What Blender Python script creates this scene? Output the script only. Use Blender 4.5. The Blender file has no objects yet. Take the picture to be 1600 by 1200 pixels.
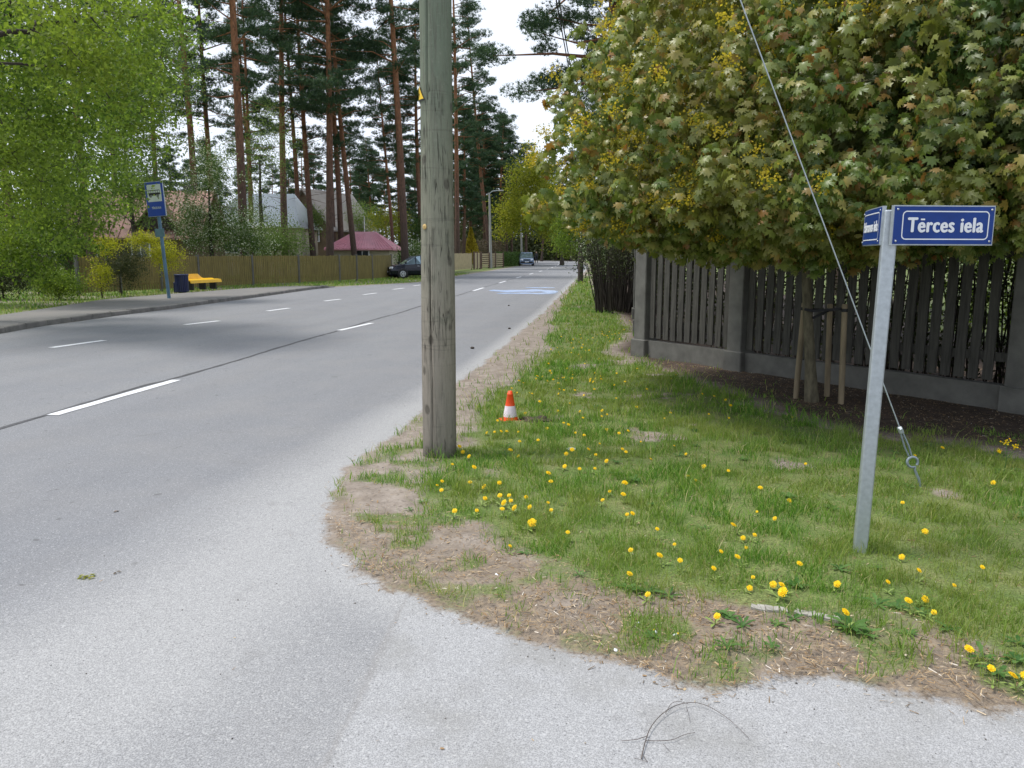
import bpy, bmesh, math, random
import numpy as np
from mathutils import Vector, Matrix

random.seed(7)
RS = np.random.RandomState(11)
S = bpy.context.scene
COL = S.collection
PI = math.pi
R = math.radians

# ------------------------------------------------------------------ camera
CAMH = 1.6
F = 1220.0
PITCH = math.atan(205 / F)
YAW = math.atan(148 * math.cos(PITCH) / F)
cam_d = bpy.data.cameras.new('camera')
cam = bpy.data.objects.new('camera', cam_d)
COL.objects.link(cam)
cam.location = (0, 0, CAMH)
cam.rotation_euler = (PI / 2 - PITCH, 0, YAW)
cam_d.sensor_width = 36
cam_d.lens = F / 1600 * 36
cam_d.clip_end = 2000
cam_d.clip_start = 0.05
S.camera = cam

# ------------------------------------------------------------------ light
S.view_settings.view_transform = 'Standard'
S.view_settings.look = 'None'
S.view_settings.gamma = 1
S.view_settings.exposure = 0.0
S.cycles.use_denoising = True
S.cycles.max_bounces = 6
S.cycles.diffuse_bounces = 3
S.cycles.transmission_bounces = 4
S.cycles.sample_clamp_indirect = 6

SUN_EL, SUN_AZ = R(66), R(-95)     # azimuth from +Y towards +X
sd = Vector((math.sin(SUN_AZ) * math.cos(SUN_EL), math.cos(SUN_AZ) * math.cos(SUN_EL), math.sin(SUN_EL)))
sl = bpy.data.lights.new('sun', 'SUN')
sl.energy = 3.3
sl.angle = R(13)
sl.color = (1, 0.96, 0.9)
sun = bpy.data.objects.new('sun', sl)
COL.objects.link(sun)
sun.rotation_euler = sd.to_track_quat('Z', 'Y').to_euler()

world = bpy.data.worlds.new('World')
S.world = world
world.use_nodes = True
wt = world.node_tree
wt.nodes.clear()
wo = wt.nodes.new('ShaderNodeOutputWorld')
bg = wt.nodes.new('ShaderNodeBackground')
sky = wt.nodes.new('ShaderNodeTexSky')
sky.sky_type = 'NISHITA'
sky.sun_disc = False
sky.sun_elevation = SUN_EL
sky.sun_rotation = SUN_AZ
tc = wt.nodes.new('ShaderNodeTexCoord')
mp = wt.nodes.new('ShaderNodeMapping')
mp.inputs['Scale'].default_value = (1, 1, 2.4)
nz = wt.nodes.new('ShaderNodeTexNoise')
nz.inputs['Scale'].default_value = 2.3
nz.inputs['Detail'].default_value = 8
nz.inputs['Roughness'].default_value = 0.6
rp = wt.nodes.new('ShaderNodeValToRGB')
rp.color_ramp.elements[0].position = 0.40
rp.color_ramp.elements[0].color = (0.42, 0.42, 0.42, 1)
rp.color_ramp.elements[1].position = 0.56
rp.color_ramp.elements[1].color = (1, 1, 1, 1)
mx = wt.nodes.new('ShaderNodeMix')
mx.data_type = 'RGBA'
mx.inputs['B'].default_value = (11.6, 12.5, 14.0, 1)
L = wt.links.new
L(tc.outputs['Generated'], mp.inputs['Vector'])
L(mp.outputs['Vector'], nz.inputs['Vector'])
L(nz.outputs['Fac'], rp.inputs['Fac'])
sz_ = wt.nodes.new('ShaderNodeSeparateXYZ'); L(tc.outputs['Generated'], sz_.inputs[0])
el_ = wt.nodes.new('ShaderNodeMapRange'); el_.inputs['From Min'].default_value = 0.18; el_.inputs['From Max'].default_value = 0.42; el_.inputs['To Min'].default_value = 0.75; el_.inputs['To Max'].default_value = 0.0
L(sz_.outputs['Z'], el_.inputs['Value'])
ad_ = wt.nodes.new('ShaderNodeMath'); ad_.operation = 'ADD'; ad_.use_clamp = True
L(rp.outputs['Color'], ad_.inputs[0]); L(el_.outputs['Result'], ad_.inputs[1]); L(ad_.outputs[0], mx.inputs['Factor'])
vs_ = wt.nodes.new('ShaderNodeVectorMath'); vs_.operation = 'SCALE'; vs_.inputs['Scale'].default_value = 2.0
L(sky.outputs['Color'], vs_.inputs[0]); L(vs_.outputs[0], mx.inputs['A'])
L(mx.outputs['Result'], bg.inputs['Color'])
bg.inputs['Strength'].default_value = 0.088
L(bg.outputs['Background'], wo.inputs['Surface'])

# ------------------------------------------------------------------ pixel -> world helpers
_M = cam.rotation_euler.to_matrix()
FW = Vector((-math.sin(YAW), math.cos(YAW), 0))
RT = Vector((math.cos(YAW), math.sin(YAW), 0))


def ray(px, py):
    return _M @ Vector(((px - 800) / F, -(py - 600) / F, -1))


def G(px, py, z=0.0):
    d = ray(px, py)
    t = (z - CAMH) / d.z
    return Vector((d.x * t, d.y * t, z))


def W(px, py, depth):
    d = ray(px, py)
    t = depth / d.dot(FW)
    return Vector((d.x * t, d.y * t, CAMH + d.z * t))


# ------------------------------------------------------------------ tagging / building
def tag(o, label=None, cat=None, group=None, kind=None):
    if label: o['label'] = label
    if cat: o['category'] = cat
    if group: o['group'] = group
    if kind: o['kind'] = kind
    return o


def empty(name, loc=(0, 0, 0), rz=0.0, label=None, cat=None, group=None):
    o = bpy.data.objects.new(name, None)
    COL.objects.link(o)
    o.empty_display_size = 0.1
    o.location = loc
    o.rotation_euler = (0, 0, rz)
    return tag(o, label, cat, group)


def link_mesh(name, me, mat=None, parent=None):
    o = bpy.data.objects.new(name, me)
    COL.objects.link(o)
    if mat is not None:
        me.materials.append(mat)
    if parent is not None:
        o.parent = parent
    return o


def np_mesh(name, V, Fc, mat=None, parent=None, smooth=False):
    """V (n,3), Fc (m,k) constant k."""
    V = np.asarray(V, dtype=np.float32)
    Fc = np.asarray(Fc, dtype=np.int32)
    me = bpy.data.meshes.new(name)
    k = Fc.shape[1]
    me.vertices.add(len(V))
    me.vertices.foreach_set('co', V.ravel())
    me.loops.add(Fc.size)
    me.loops.foreach_set('vertex_index', Fc.ravel())
    me.polygons.add(len(Fc))
    me.polygons.foreach_set('loop_start', np.arange(0, Fc.size, k, dtype=np.int32))
    me.polygons.foreach_set('loop_total', np.full(len(Fc), k, dtype=np.int32))
    if smooth:
        me.polygons.foreach_set('use_smooth', np.ones(len(Fc), dtype=bool))
    me.update(calc_edges=True)
    return link_mesh(name, me, mat, parent)


class MB:
    def __init__(s):
        s.v = []; s.f = []; s.sm = []

    def add(s, vs, fs, smooth=False, M=None):
        b = len(s.v)
        for p in vs:
            p = Vector(p)
            s.v.append(M @ p if M is not None else p)
        for f in fs:
            s.f.append([b + i for i in f]); s.sm.append(smooth)

    def box(s, c, size, M=None, bev=0.0):
        x, y, z = [a / 2 for a in size]
        vs = [(c[0] + i * x, c[1] + j * y, c[2] + k * z) for i in (-1, 1) for j in (-1, 1) for k in (-1, 1)]
        fs = [(0, 1, 3, 2), (4, 6, 7, 5), (0, 4, 5, 1), (2, 3, 7, 6), (0, 2, 6, 4), (1, 5, 7, 3)]
        if bev > 0:
            bm = bmesh.new()
            vv = [bm.verts.new(p) for p in vs]
            for f in fs: bm.faces.new([vv[i] for i in f])
            bmesh.ops.recalc_face_normals(bm, faces=bm.faces)
            bmesh.ops.bevel(bm, geom=bm.edges[:], offset=bev, segments=1, affect='EDGES')
            bm.verts.index_update()
            s.add([v.co.copy() for v in bm.verts], [[v.index for v in f.verts] for f in bm.faces], False, M)
            bm.free()
        else:
            s.add(vs, fs, False, M)

    def quadbox(s, a, b, w, h, up=Vector((0, 0, 1))):
        """bar of section w x h from a to b"""
        a = Vector(a); b = Vector(b)
        d = (b - a).normalized()
        sx = d.cross(up)
        if sx.length < 1e-5: sx = Vector((1, 0, 0))
        sx.normalize()
        sz = sx.cross(d)
        vs = []
        for p in (a, b):
            for i, j in ((-1, -1), (1, -1), (1, 1), (-1, 1)):
                vs.append(p + sx * (i * w / 2) + sz * (j * h / 2))
        s.add(vs, [(3, 2, 1, 0), (4, 5, 6, 7), (0, 1, 5, 4), (1, 2, 6, 5), (2, 3, 7, 6), (3, 0, 4, 7)])

    def tube(s, pts, rad, n=8, cap=True, M=None):
        pts = [Vector(p) for p in pts]
        if not hasattr(rad, '__len__'): rad = [rad] * len(pts)
        vs = []; fs = []
        ref = None
        for i, p in enumerate(pts):
            t = (pts[min(i + 1, len(pts) - 1)] - pts[max(i - 1, 0)])
            if t.length < 1e-9: t = Vector((0, 0, 1))
            t.normalize()
            if ref is None:
                ref = Vector((1, 0, 0)) if abs(t.x) < 0.9 else Vector((0, 1, 0))
            x = ref - t * ref.dot(t)
            if x.length < 1e-6: x = Vector((0, 1, 0))
            x.normalize(); ref = x
            y = t.cross(x)
            for k in range(n):
                a = 2 * PI * k / n
                vs.append(p + (x * math.cos(a) + y * math.sin(a)) * rad[i])
        for i in range(len(pts) - 1):
            for k in range(n):
                k2 = (k + 1) % n
                fs.append((i * n + k, i * n + k2, (i + 1) * n + k2, (i + 1) * n + k))
        s.add(vs, fs, True, M)
        if cap:
            s.add(vs[:n], [tuple(reversed(range(n)))], False, M)
            s.add(vs[-n:], [tuple(range(n))], False, M)

    def lathe(s, prof, n=24, c=(0, 0, 0), M=None):
        vs = []; fs = []
        for r, z in prof:
            for k in range(n):
                a = 2 * PI * k / n
                vs.append((c[0] + r * math.cos(a), c[1] + r * math.sin(a), c[2] + z))
        for i in range(len(prof) - 1):
            for k in range(n):
                k2 = (k + 1) % n
                fs.append((i * n + k, i * n + k2, (i + 1) * n + k2, (i + 1) * n + k))
        s.add(vs, fs, True, M)

    def prism(s, poly, y0, y1, M=None):
        """poly in xz, extruded along y"""
        n = len(poly)
        vs = [(p[0], y0, p[1]) for p in poly] + [(p[0], y1, p[1]) for p in poly]
        fs = [tuple(range(n)), tuple(range(2 * n - 1, n - 1, -1))]
        for i in range(n):
            j = (i + 1) % n
            fs.append((j, i, n + i, n + j))
        s.add(vs, fs, False, M)

    def build(s, name, mat, parent=None):
        me = bpy.data.meshes.new(name)
        me.from_pydata([tuple(v) for v in s.v], [], s.f)
        me.polygons.foreach_set('use_smooth', s.sm)
        me.update()
        return link_mesh(name, me, mat, parent)


# ------------------------------------------------------------------ materials
class NT:
    def __init__(s, name):
        s.m = bpy.data.materials.new(name)
        s.m.use_nodes = True
        s.t = s.m.node_tree
        s.t.nodes.clear()
        s.out = s.t.nodes.new('ShaderNodeOutputMaterial')

    def n(s, typ, **kw):
        nd = s.t.nodes.new('ShaderNode' + typ)
        for k, v in kw.items():
            if k.startswith('i_'):
                key = k[2:].replace('_', ' ')
                nd.inputs[key].default_value = v
            else:
                setattr(nd, k, v)
        return nd

    def l(s, a, b):
        s.t.links.new(a, b)

    def noise(s, vec, scale, detail=4, rough=0.55, dist=0.0):
        nd = s.n('TexNoise')
        nd.inputs['Scale'].default_value = scale
        nd.inputs['Detail'].default_value = detail
        nd.inputs['Roughness'].default_value = rough
        nd.inputs['Distortion'].default_value = dist
        if vec is not None: s.l(vec, nd.inputs['Vector'])
        return nd.outputs['Fac']

    def ramp(s, fac, stops):
        nd = s.n('ValToRGB')
        els = nd.color_ramp.elements
        while len(els) < len(stops): els.new(0.5)
        for e, (p, c) in zip(els, stops):
            e.position = p
            if not hasattr(c, '__len__'): c = (c, c, c)
            e.color = (c[0], c[1], c[2], 1)
        s.l(fac, nd.inputs['Fac'])
        return nd.outputs['Color']

    def mix(s, fac, a, b, mode='MIX'):
        nd = s.n('Mix', data_type='RGBA', blend_type=mode)
        for key, v in (('Factor', fac), ('A', a), ('B', b)):
            inp = nd.inputs[key]
            if hasattr(v, 'is_output') or isinstance(v, bpy.types.NodeSocket):
                s.l(v, inp)
            elif key == 'Factor':
                inp.default_value = v
            else:
                inp.default_value = (v[0], v[1], v[2], 1)
        return nd.outputs['Result']

    def math(s, op, a, b=None, clamp=False):
        nd = s.n('Math', operation=op)
        nd.use_clamp = clamp
        for i, v in enumerate((a, b)):
            if v is None: continue
            if isinstance(v, bpy.types.NodeSocket): s.l(v, nd.inputs[i])
            else: nd.inputs[i].default_value = v
        return nd.outputs[0]

    def obj(s, scale=None):
        t = s.n('TexCoord').outputs['Object']
        if scale is None: return t
        m = s.n('Mapping')
        m.inputs['Scale'].default_value = scale
        s.l(t, m.inputs['Vector'])
        return m.outputs['Vector']

    def attr(s, name):
        return s.n('Attribute', attribute_name=name).outputs['Fac']

    def bump(s, h, strength=0.3, dist=0.01):
        b = s.n('Bump')
        b.inputs['Strength'].default_value = strength
        b.inputs['Distance'].default_value = dist
        s.l(h, b.inputs['Height'])
        return b.outputs['Normal']

    def princ(s, color, rough=0.6, metal=0.0, normal=None, spec=0.5, **kw):
        p = s.n('BsdfPrincipled')
        if isinstance(color, bpy.types.NodeSocket): s.l(color, p.inputs['Base Color'])
        else: p.inputs['Base Color'].default_value = (color[0], color[1], color[2], 1)
        if isinstance(rough, bpy.types.NodeSocket): s.l(rough, p.inputs['Roughness'])
        else: p.inputs['Roughness'].default_value = rough
        p.inputs['Metallic'].default_value = metal
        p.inputs['Specular IOR Level'].default_value = spec
        for k, v in kw.items(): p.inputs[k.replace('_', ' ')].default_value = v
        if normal is not None: s.l(normal, p.inputs['Normal'])
        s.l(p.outputs[0], s.out.inputs['Surface'])
        return p


def simple(name, col, rough=0.6, metal=0.0, var=0.15, scale=8, bump=0.0, bscale=60, spec=0.5, stretch=None, **kw):
    t = NT(name)
    v = t.obj(stretch)
    f = t.noise(v, scale, 5)
    a = [max(0, c * (1 - var)) for c in col]
    b = [min(1, c * (1 + var)) for c in col]
    c = t.ramp(f, [(0.3, a), (0.7, b)])
    nrm = None
    if bump > 0:
        nrm = t.bump(t.noise(v, bscale, 4), bump, 0.01)
    t.princ(c, rough, metal, nrm, spec, **kw)
    return t.m


def leaf_mat(name, stops, transl=0.35, rough=0.5, big=None, gloss=0.25):
    """stops: colour ramp on per-leaf random; big: (scale, colour, amount) patches by position"""
    t = NT(name)
    rnd = t.n('NewGeometry').outputs['Random Per Island']
    c = t.ramp(rnd, stops)
    if big:
        f = t.ramp(t.noise(t.obj(), big[0], 2), [(0.42, 0), (0.62, big[2])])
        c = t.mix(f, c, big[1])
    p = t.princ(c, rough, spec=gloss)
    tr = t.n('BsdfTranslucent')
    c2 = t.mix(1.0, c, (1.5, 1.6, 1.0), 'MULTIPLY')
    t.l(c2, tr.inputs['Color'])
    m = t.n('MixShader')
    m.inputs[0].default_value = transl
    t.l(p.outputs[0], m.inputs[1])
    t.l(tr.outputs[0], m.inputs[2])
    t.l(m.outputs[0], t.out.inputs['Surface'])
    return t.m


M = {}
M['galv'] = simple('galvanised_steel', (0.42, 0.46, 0.49), 0.45, 0.55, 0.12, 35, 0.05, 120)
M['galv_dark'] = simple('weathered_zinc', (0.28, 0.33, 0.36), 0.5, 0.5, 0.2, 20)
M['blue'] = simple('sign_blue_enamel', (0.009, 0.042, 0.22), 0.3, 0, 0.2, 6, spec=0.25)
M['busblue'] = simple('bus_sign_blue', (0.01, 0.06, 0.36), 0.4, 0, 0.1, 3)
M['white'] = simple('white_paint', (0.75, 0.77, 0.8), 0.4, 0, 0.05, 6)
M['black'] = simple('black_paint', (0.012, 0.012, 0.014), 0.5, 0, 0.1)
M['rubber'] = simple('black_rubber', (0.02, 0.02, 0.022), 0.8, 0, 0.2)
M['cream'] = simple('reflective_cream', (0.62, 0.68, 0.6), 0.5, 0, 0.05, 3)
M['orange'] = simple('cone_orange', (0.9, 0.085, 0.012), 0.45, 0, 0.1, 14)
M['conewhite'] = simple('cone_white', (0.78, 0.68, 0.74), 0.5, 0, 0.12, 30)
M['yellowplate'] = simple('warning_yellow', (0.85, 0.55, 0.02), 0.45, 0, 0.06)
M['benchyellow'] = simple('bench_yellow', (0.88, 0.5, 0.015), 0.35, 0, 0.08, 5)
M['binblue'] = simple('bin_blue', (0.012, 0.02, 0.075), 0.45, 0, 0.2, 5)
M['carblack'] = simple('car_black', (0.006, 0.008, 0.02), 0.18, 0, 0.1, 3)
M['carblue'] = simple('car_blue', (0.2, 0.28, 0.42), 0.2, 0.35, 0.08, 3)
M['glass'] = simple('vehicle_glass', (0.3, 0.4, 0.46), 0.06, 0.6, 0.1, 2)
M['rim'] = simple('wheel_rim', (0.5, 0.52, 0.55), 0.35, 0.7, 0.05)
M['lampglass'] = simple('headlight_glass', (0.75, 0.78, 0.85), 0.12, 0.1, 0.05)
M['skin'] = simple('skin', (0.5, 0.3, 0.22), 0.6)
M['darkcloth'] = simple('dark_clothing', (0.02, 0.022, 0.03), 0.85, 0, 0.2, 20)
M['hair'] = simple('brown_hair', (0.05, 0.03, 0.02), 0.7)
M['petal'] = leaf_mat('dandelion_petal', [(0, (0.72, 0.42, 0.005)), (0.5, (0.88, 0.6, 0.01)), (1, (0.92, 0.72, 0.03))], 0.2, 0.6)
M['stem'] = simple('dandelion_stem', (0.22, 0.3, 0.07), 0.6, 0, 0.15)
M['bark_young'] = simple('young_maple_bark', (0.11, 0.095, 0.06), 0.85, 0, 0.45, 25, 0.5, 60, stretch=(1, 1, 0.35))
M['stake'] = simple('peeled_stake_wood', (0.24, 0.19, 0.12), 0.8, 0, 0.3, 12, 0.3, 50, stretch=(1, 1, 0.2))
M['bark_dark'] = simple('dark_bark', (0.05, 0.04, 0.032), 0.9, 0, 0.4, 8, 0.5, 30, stretch=(1, 1, 0.3))
M['twig'] = simple('dry_twig', (0.11, 0.09, 0.08), 0.8, 0, 0.3, 30)
M['graywood'] = simple('weathered_picket_wood', (0.062, 0.059, 0.05), 0.85, 0, 0.45, 6, 0.5, 40, stretch=(6, 6, 0.5))
M['olivewood'] = simple('olive_picket_wood', (0.19, 0.15, 0.045), 0.8, 0, 0.35, 5, 0.3, 30, stretch=(6, 6, 0.4))
M['beigewood'] = simple('beige_fence_wood', (0.42, 0.34, 0.2), 0.7, 0, 0.15, 3)
M['brownwood'] = simple('brown_fence_wood', (0.12, 0.075, 0.055), 0.7, 0, 0.2, 3)
M['concrete'] = simple('weathered_concrete', (0.13, 0.127, 0.113), 0.9, 0, 0.25, 5, 0.4, 80)
M['kerb'] = simple('kerb_concrete', (0.20, 0.19, 0.175), 0.9, 0, 0.3, 4, 0.3, 60)
M['wall'] = simple('house_render', (0.42, 0.38, 0.28), 0.85, 0, 0.12, 2)
M['wallbrown'] = simple('timber_wall', (0.14, 0.1, 0.06), 0.8, 0, 0.25, 3)
M['roofrust'] = simple('rusty_tin_roof', (0.27, 0.16, 0.125), 0.7, 0.1, 0.45, 1.6)
M['roofpale'] = simple('pale_metal_roof', (0.8, 0.86, 0.9), 0.3, 0.6, 0.08, 1)
M['roofgrey'] = simple('grey_roof', (0.3, 0.28, 0.26), 0.7, 0, 0.15, 1)
M['roofpink'] = simple('pink_red_tile_roof', (0.68, 0.30, 0.36), 0.35, 0, 0.1, 2)
M['winglass'] = simple('window_glass', (0.05, 0.06, 0.07), 0.08, 0.1, 0.1)
M['lampgrey'] = simple('lamp_post_grey', (0.32, 0.32, 0.3), 0.7, 0.1, 0.12, 2)

# line paint, worn
t = NT('road_paint')
f = t.noise(t.n('NewGeometry').outputs['Position'], 45, 5, 0.7)
t.princ(t.ramp(f, [(0.33, (0.36, 0.36, 0.37)), (0.43, (0.74, 0.75, 0.77))]), 0.7)
M['paint'] = t.m

# utility pole wood: greyish-brown low, green treated higher
t = NT('old_pole_wood')
v = t.n('TexCoord').outputs['Object']
sep = t.n('SeparateXYZ'); t.l(v, sep.inputs[0])
mpn = t.n('Mapping'); mpn.inputs['Scale'].default_value = (1, 1, 0.06); t.l(v, mpn.inputs['Vector'])
g1 = t.noise(mpn.outputs['Vector'], 55, 8, 0.7, 0.6)
mpk = t.n('Mapping'); mpk.inputs['Scale'].default_value = (1, 1, 0.45); t.l(v, mpk.inputs['Vector'])
g2 = t.noise(mpk.outputs['Vector'], 7, 4, 0.6, 0.9)
base = t.ramp(t.math('ADD', t.math('MULTIPLY', sep.outputs['Z'], 0.22), t.math('MULTIPLY', g2, 0.3)),
              [(0.12, (0.24, 0.215, 0.185)), (0.35, (0.31, 0.275, 0.225)), (0.58, (0.24, 0.24, 0.18)), (0.80, (0.175, 0.205, 0.15))])
c = t.mix(t.ramp(g1, [(0.34, 0.6), (0.50, 0.0)]), base, (0.12, 0.11, 0.09))
c = t.mix(t.ramp(g2, [(0.56, 0.0), (0.66, 0.35)]), c, (0.12, 0.12, 0.095))
mr = t.n('Mapping'); mr.inputs['Scale'].default_value = (0.6, 0.6, 9); t.l(v, mr.inputs['Vector'])
g3 = t.noise(mr.outputs['Vector'], 1.6, 3, 0.6, 1.0)
c = t.mix(t.ramp(g3, [(0.60, 0.0), (0.66, 0.35), (0.69, 0.0)]), c, (0.1, 0.09, 0.075))
mpc = t.n('Mapping'); mpc.inputs['Scale'].default_value = (1, 1, 0.05); t.l(v, mpc.inputs['Vector'])
g4 = t.noise(mpc.outputs['Vector'], 26, 3, 0.5, 0.8)
ck = t.ramp(g4, [(0.485, 0.0), (0.5, 0.85), (0.515, 0.0)])
ck = t.math('MULTIPLY', ck, t.ramp(t.noise(v, 2.2, 3, 0.6), [(0.48, 0.0), (0.56, 1.0)]))
c = t.mix(ck, c, (0.05, 0.045, 0.038))
kv = t.n('TexVoronoi', feature='F1'); kv.inputs['Scale'].default_value = 5.5; mkk = t.n('Mapping'); mkk.inputs['Scale'].default_value = (1, 1, 0.7); t.l(v, mkk.inputs['Vector']); t.l(mkk.outputs['Vector'], kv.inputs['Vector'])
c = t.mix(t.ramp(t.math('ADD', kv.outputs['Distance'], t.math('MULTIPLY', t.math('SUBTRACT', g2, 0.5), 0.3)), [(0.10, 0.75), (0.17, 0.0)]), c, (0.09, 0.08, 0.065))
wt_ = t.noise(v, 38, 5, 0.75); c = t.mix(t.ramp(wt_, [(0.56, 0.0), (0.72, 0.35)]), c, (0.36, 0.34, 0.29))
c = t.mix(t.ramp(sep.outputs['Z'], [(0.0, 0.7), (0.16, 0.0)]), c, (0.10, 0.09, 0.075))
hb = t.math('ADD', t.math('MULTIPLY', ck, -1.5), t.math('ADD', t.math('MULTIPLY', g1, 1.0), t.math('MULTIPLY', g2, 0.8)))
t.princ(c, 0.85, 0, t.bump(hb, 0.9, 0.012), 0.2)
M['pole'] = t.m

# pine bark: dark low, orange high
t = NT('pine_bark')
v = t.n('TexCoord').outputs['Object']
sep = t.n('SeparateXYZ'); t.l(v, sep.inputs[0])
mpk = t.n('Mapping'); mpk.inputs['Scale'].default_value = (1, 1, 0.3); t.l(v, mpk.inputs['Vector'])
g2 = t.noise(mpk.outputs['Vector'], 6, 5, 0.7)
h = t.math('ADD', t.math('MULTIPLY', sep.outputs['Z'], 0.075), t.math('MULTIPLY', g2, 0.35))
c = t.ramp(h, [(0.22, (0.075, 0.058, 0.05)), (0.5, (0.14, 0.085, 0.065)), (0.85, (0.28, 0.13, 0.07)), (1.0, (0.34, 0.16, 0.08))])
c = t.mix(t.ramp(t.noise(mpk.outputs['Vector'], 18, 4, 0.7), [(0.40, 0.6), (0.55, 0.0)]), c, (0.05, 0.035, 0.03))
t.princ(c, 0.85, 0, t.bump(g2, 0.6, 0.03), 0.2)
M['pinebark'] = t.m

M['pine'] = leaf_mat('pine_needles', [(0, (0.025, 0.055, 0.035)), (0.5, (0.05, 0.095, 0.05)), (1, (0.09, 0.14, 0.065))], 0.25, 0.55)
M['pinefar'] = leaf_mat('far_pine_needles', [(0, (0.02, 0.045, 0.03)), (1, (0.06, 0.10, 0.055))], 0.15, 0.6)
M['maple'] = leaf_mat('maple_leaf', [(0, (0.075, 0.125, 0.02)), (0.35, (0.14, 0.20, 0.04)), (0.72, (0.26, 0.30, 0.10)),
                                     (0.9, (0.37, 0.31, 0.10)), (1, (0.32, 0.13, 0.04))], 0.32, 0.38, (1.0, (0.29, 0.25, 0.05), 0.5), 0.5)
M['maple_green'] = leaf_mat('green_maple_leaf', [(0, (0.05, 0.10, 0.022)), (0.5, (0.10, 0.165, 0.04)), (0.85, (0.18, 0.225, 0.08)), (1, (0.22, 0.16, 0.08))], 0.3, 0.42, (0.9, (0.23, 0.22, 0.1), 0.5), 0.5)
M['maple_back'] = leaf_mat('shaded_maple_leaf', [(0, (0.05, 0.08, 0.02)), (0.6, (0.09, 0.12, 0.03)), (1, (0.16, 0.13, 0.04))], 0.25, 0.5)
M['blossom'] = leaf_mat('maple_blossom', [(0, (0.38, 0.31, 0.03)), (1, (0.6, 0.46, 0.05))], 0.4, 0.6)
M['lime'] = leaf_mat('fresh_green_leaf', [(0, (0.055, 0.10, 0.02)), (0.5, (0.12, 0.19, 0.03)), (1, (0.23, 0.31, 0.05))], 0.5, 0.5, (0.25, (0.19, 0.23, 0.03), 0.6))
M['sparse'] = leaf_mat('pale_green_leaf', [(0, (0.09, 0.14, 0.04)), (1, (0.2, 0.27, 0.09))], 0.5, 0.5)
M['cherry'] = leaf_mat('bird_cherry_leaf', [(0, (0.06, 0.12, 0.03)), (0.75, (0.13, 0.2, 0.05)), (0.8, (0.5, 0.52, 0.42)), (1, (0.65, 0.66, 0.58))], 0.35, 0.5)
M['whiteflower'] = leaf_mat('white_blossom', [(0, (0.55, 0.58, 0.45)), (1, (0.75, 0.76, 0.68))], 0.3, 0.6)
M['forsythia'] = leaf_mat('yellow_shrub_leaf', [(0, (0.22, 0.25, 0.02)), (1, (0.45, 0.42, 0.03))], 0.4, 0.5)
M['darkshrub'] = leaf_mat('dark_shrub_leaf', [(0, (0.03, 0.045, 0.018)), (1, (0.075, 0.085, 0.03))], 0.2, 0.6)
M['hedgebrown'] = leaf_mat('brown_hedge_leaf', [(0, (0.06, 0.05, 0.035)), (1, (0.17, 0.13, 0.09))], 0.2, 0.6)
M['yellowgreen'] = leaf_mat('yellow_green_leaf', [(0, (0.16, 0.2, 0.02)), (1, (0.36, 0.34, 0.05))], 0.5, 0.5)
M['goldconifer'] = leaf_mat('gold_conifer', [(0, (0.25, 0.2, 0.02)), (1, (0.5, 0.4, 0.04))], 0.3, 0.6)
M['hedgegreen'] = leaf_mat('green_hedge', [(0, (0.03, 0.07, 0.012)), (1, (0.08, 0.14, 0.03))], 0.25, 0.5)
M['grass'] = leaf_mat('grass_blade', [(0, (0.07, 0.17, 0.022)), (0.5, (0.13, 0.27, 0.035)), (0.84, (0.24, 0.38, 0.07)), (0.93, (0.42, 0.38, 0.16)), (1, (0.55, 0.48, 0.28))],
                      0.4, 0.45, (0.8, (0.27, 0.30, 0.08), 0.7))
M['weed'] = leaf_mat('broad_weed_leaf', [(0, (0.05, 0.13, 0.03)), (1, (0.14, 0.25, 0.07))], 0.3, 0.5)
M['chips'] = leaf_mat('wood_chip', [(0, (0.13, 0.085, 0.045)), (0.6, (0.32, 0.21, 0.11)), (0.93, (0.5, 0.38, 0.23)), (1, (0.68, 0.62, 0.54))], 0.0, 0.8)
M['soilclod'] = simple('soil_clod', (0.07, 0.05, 0.035), 0.95, 0, 0.5, 30, 0.6, 60)


# ------------------------------------------------------------------ numpy noise and fields
def vnoise(x, y, s, seed=0):
    x = np.asarray(x, float) / s + seed * 17.31; y = np.asarray(y, float) / s - seed * 9.7
    xi = np.floor(x).astype(np.int64); yi = np.floor(y).astype(np.int64)
    fx = x - xi; fy = y - yi
    fx = fx * fx * (3 - 2 * fx); fy = fy * fy * (3 - 2 * fy)

    def h(a, b):
        n = (a * 374761393 + b * 668265263 + seed * 974634777) & 0xffffffff
        n = ((n ^ (n >> 13)) * 1274126177) & 0xffffffff
        n = n ^ (n >> 16)
        return (n & 0xffff) / 65535.0
    return ((h(xi, yi) * (1 - fx) + h(xi + 1, yi) * fx) * (1 - fy) + (h(xi, yi + 1) * (1 - fx) + h(xi + 1, yi + 1) * fx) * fy) - 0.5


def fbm(x, y, s, seed=0, o=3):
    r = 0; a = 1.0
    for k in range(o):
        r = r + a * vnoise(x, y, s / 2 ** k, seed + k); a *= 0.5
    return r


def sdist(x, y, poly):
    """signed distance, positive inside"""
    x = np.asarray(x, float); y = np.asarray(y, float)
    d = np.full(x.shape, 1e9); ins = np.zeros(x.shape, bool)
    n = len(poly)
    for i in range(n):
        ax, ay = poly[i][0], poly[i][1]; bx, by = poly[(i + 1) % n][0], poly[(i + 1) % n][1]
        ex, ey = bx - ax, by - ay
        tt = np.clip(((x - ax) * ex + (y - ay) * ey) / (ex * ex + ey * ey + 1e-12), 0, 1)
        d = np.minimum(d, np.hypot(x - ax - tt * ex, y - ay - tt * ey))
        if ay != by:
            c = ((ay > y) != (by > y)) & (x < (bx - ax) * (y - ay) / (by - ay) + ax)
            ins ^= c
    return np.where(ins, d, -d)


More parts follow.
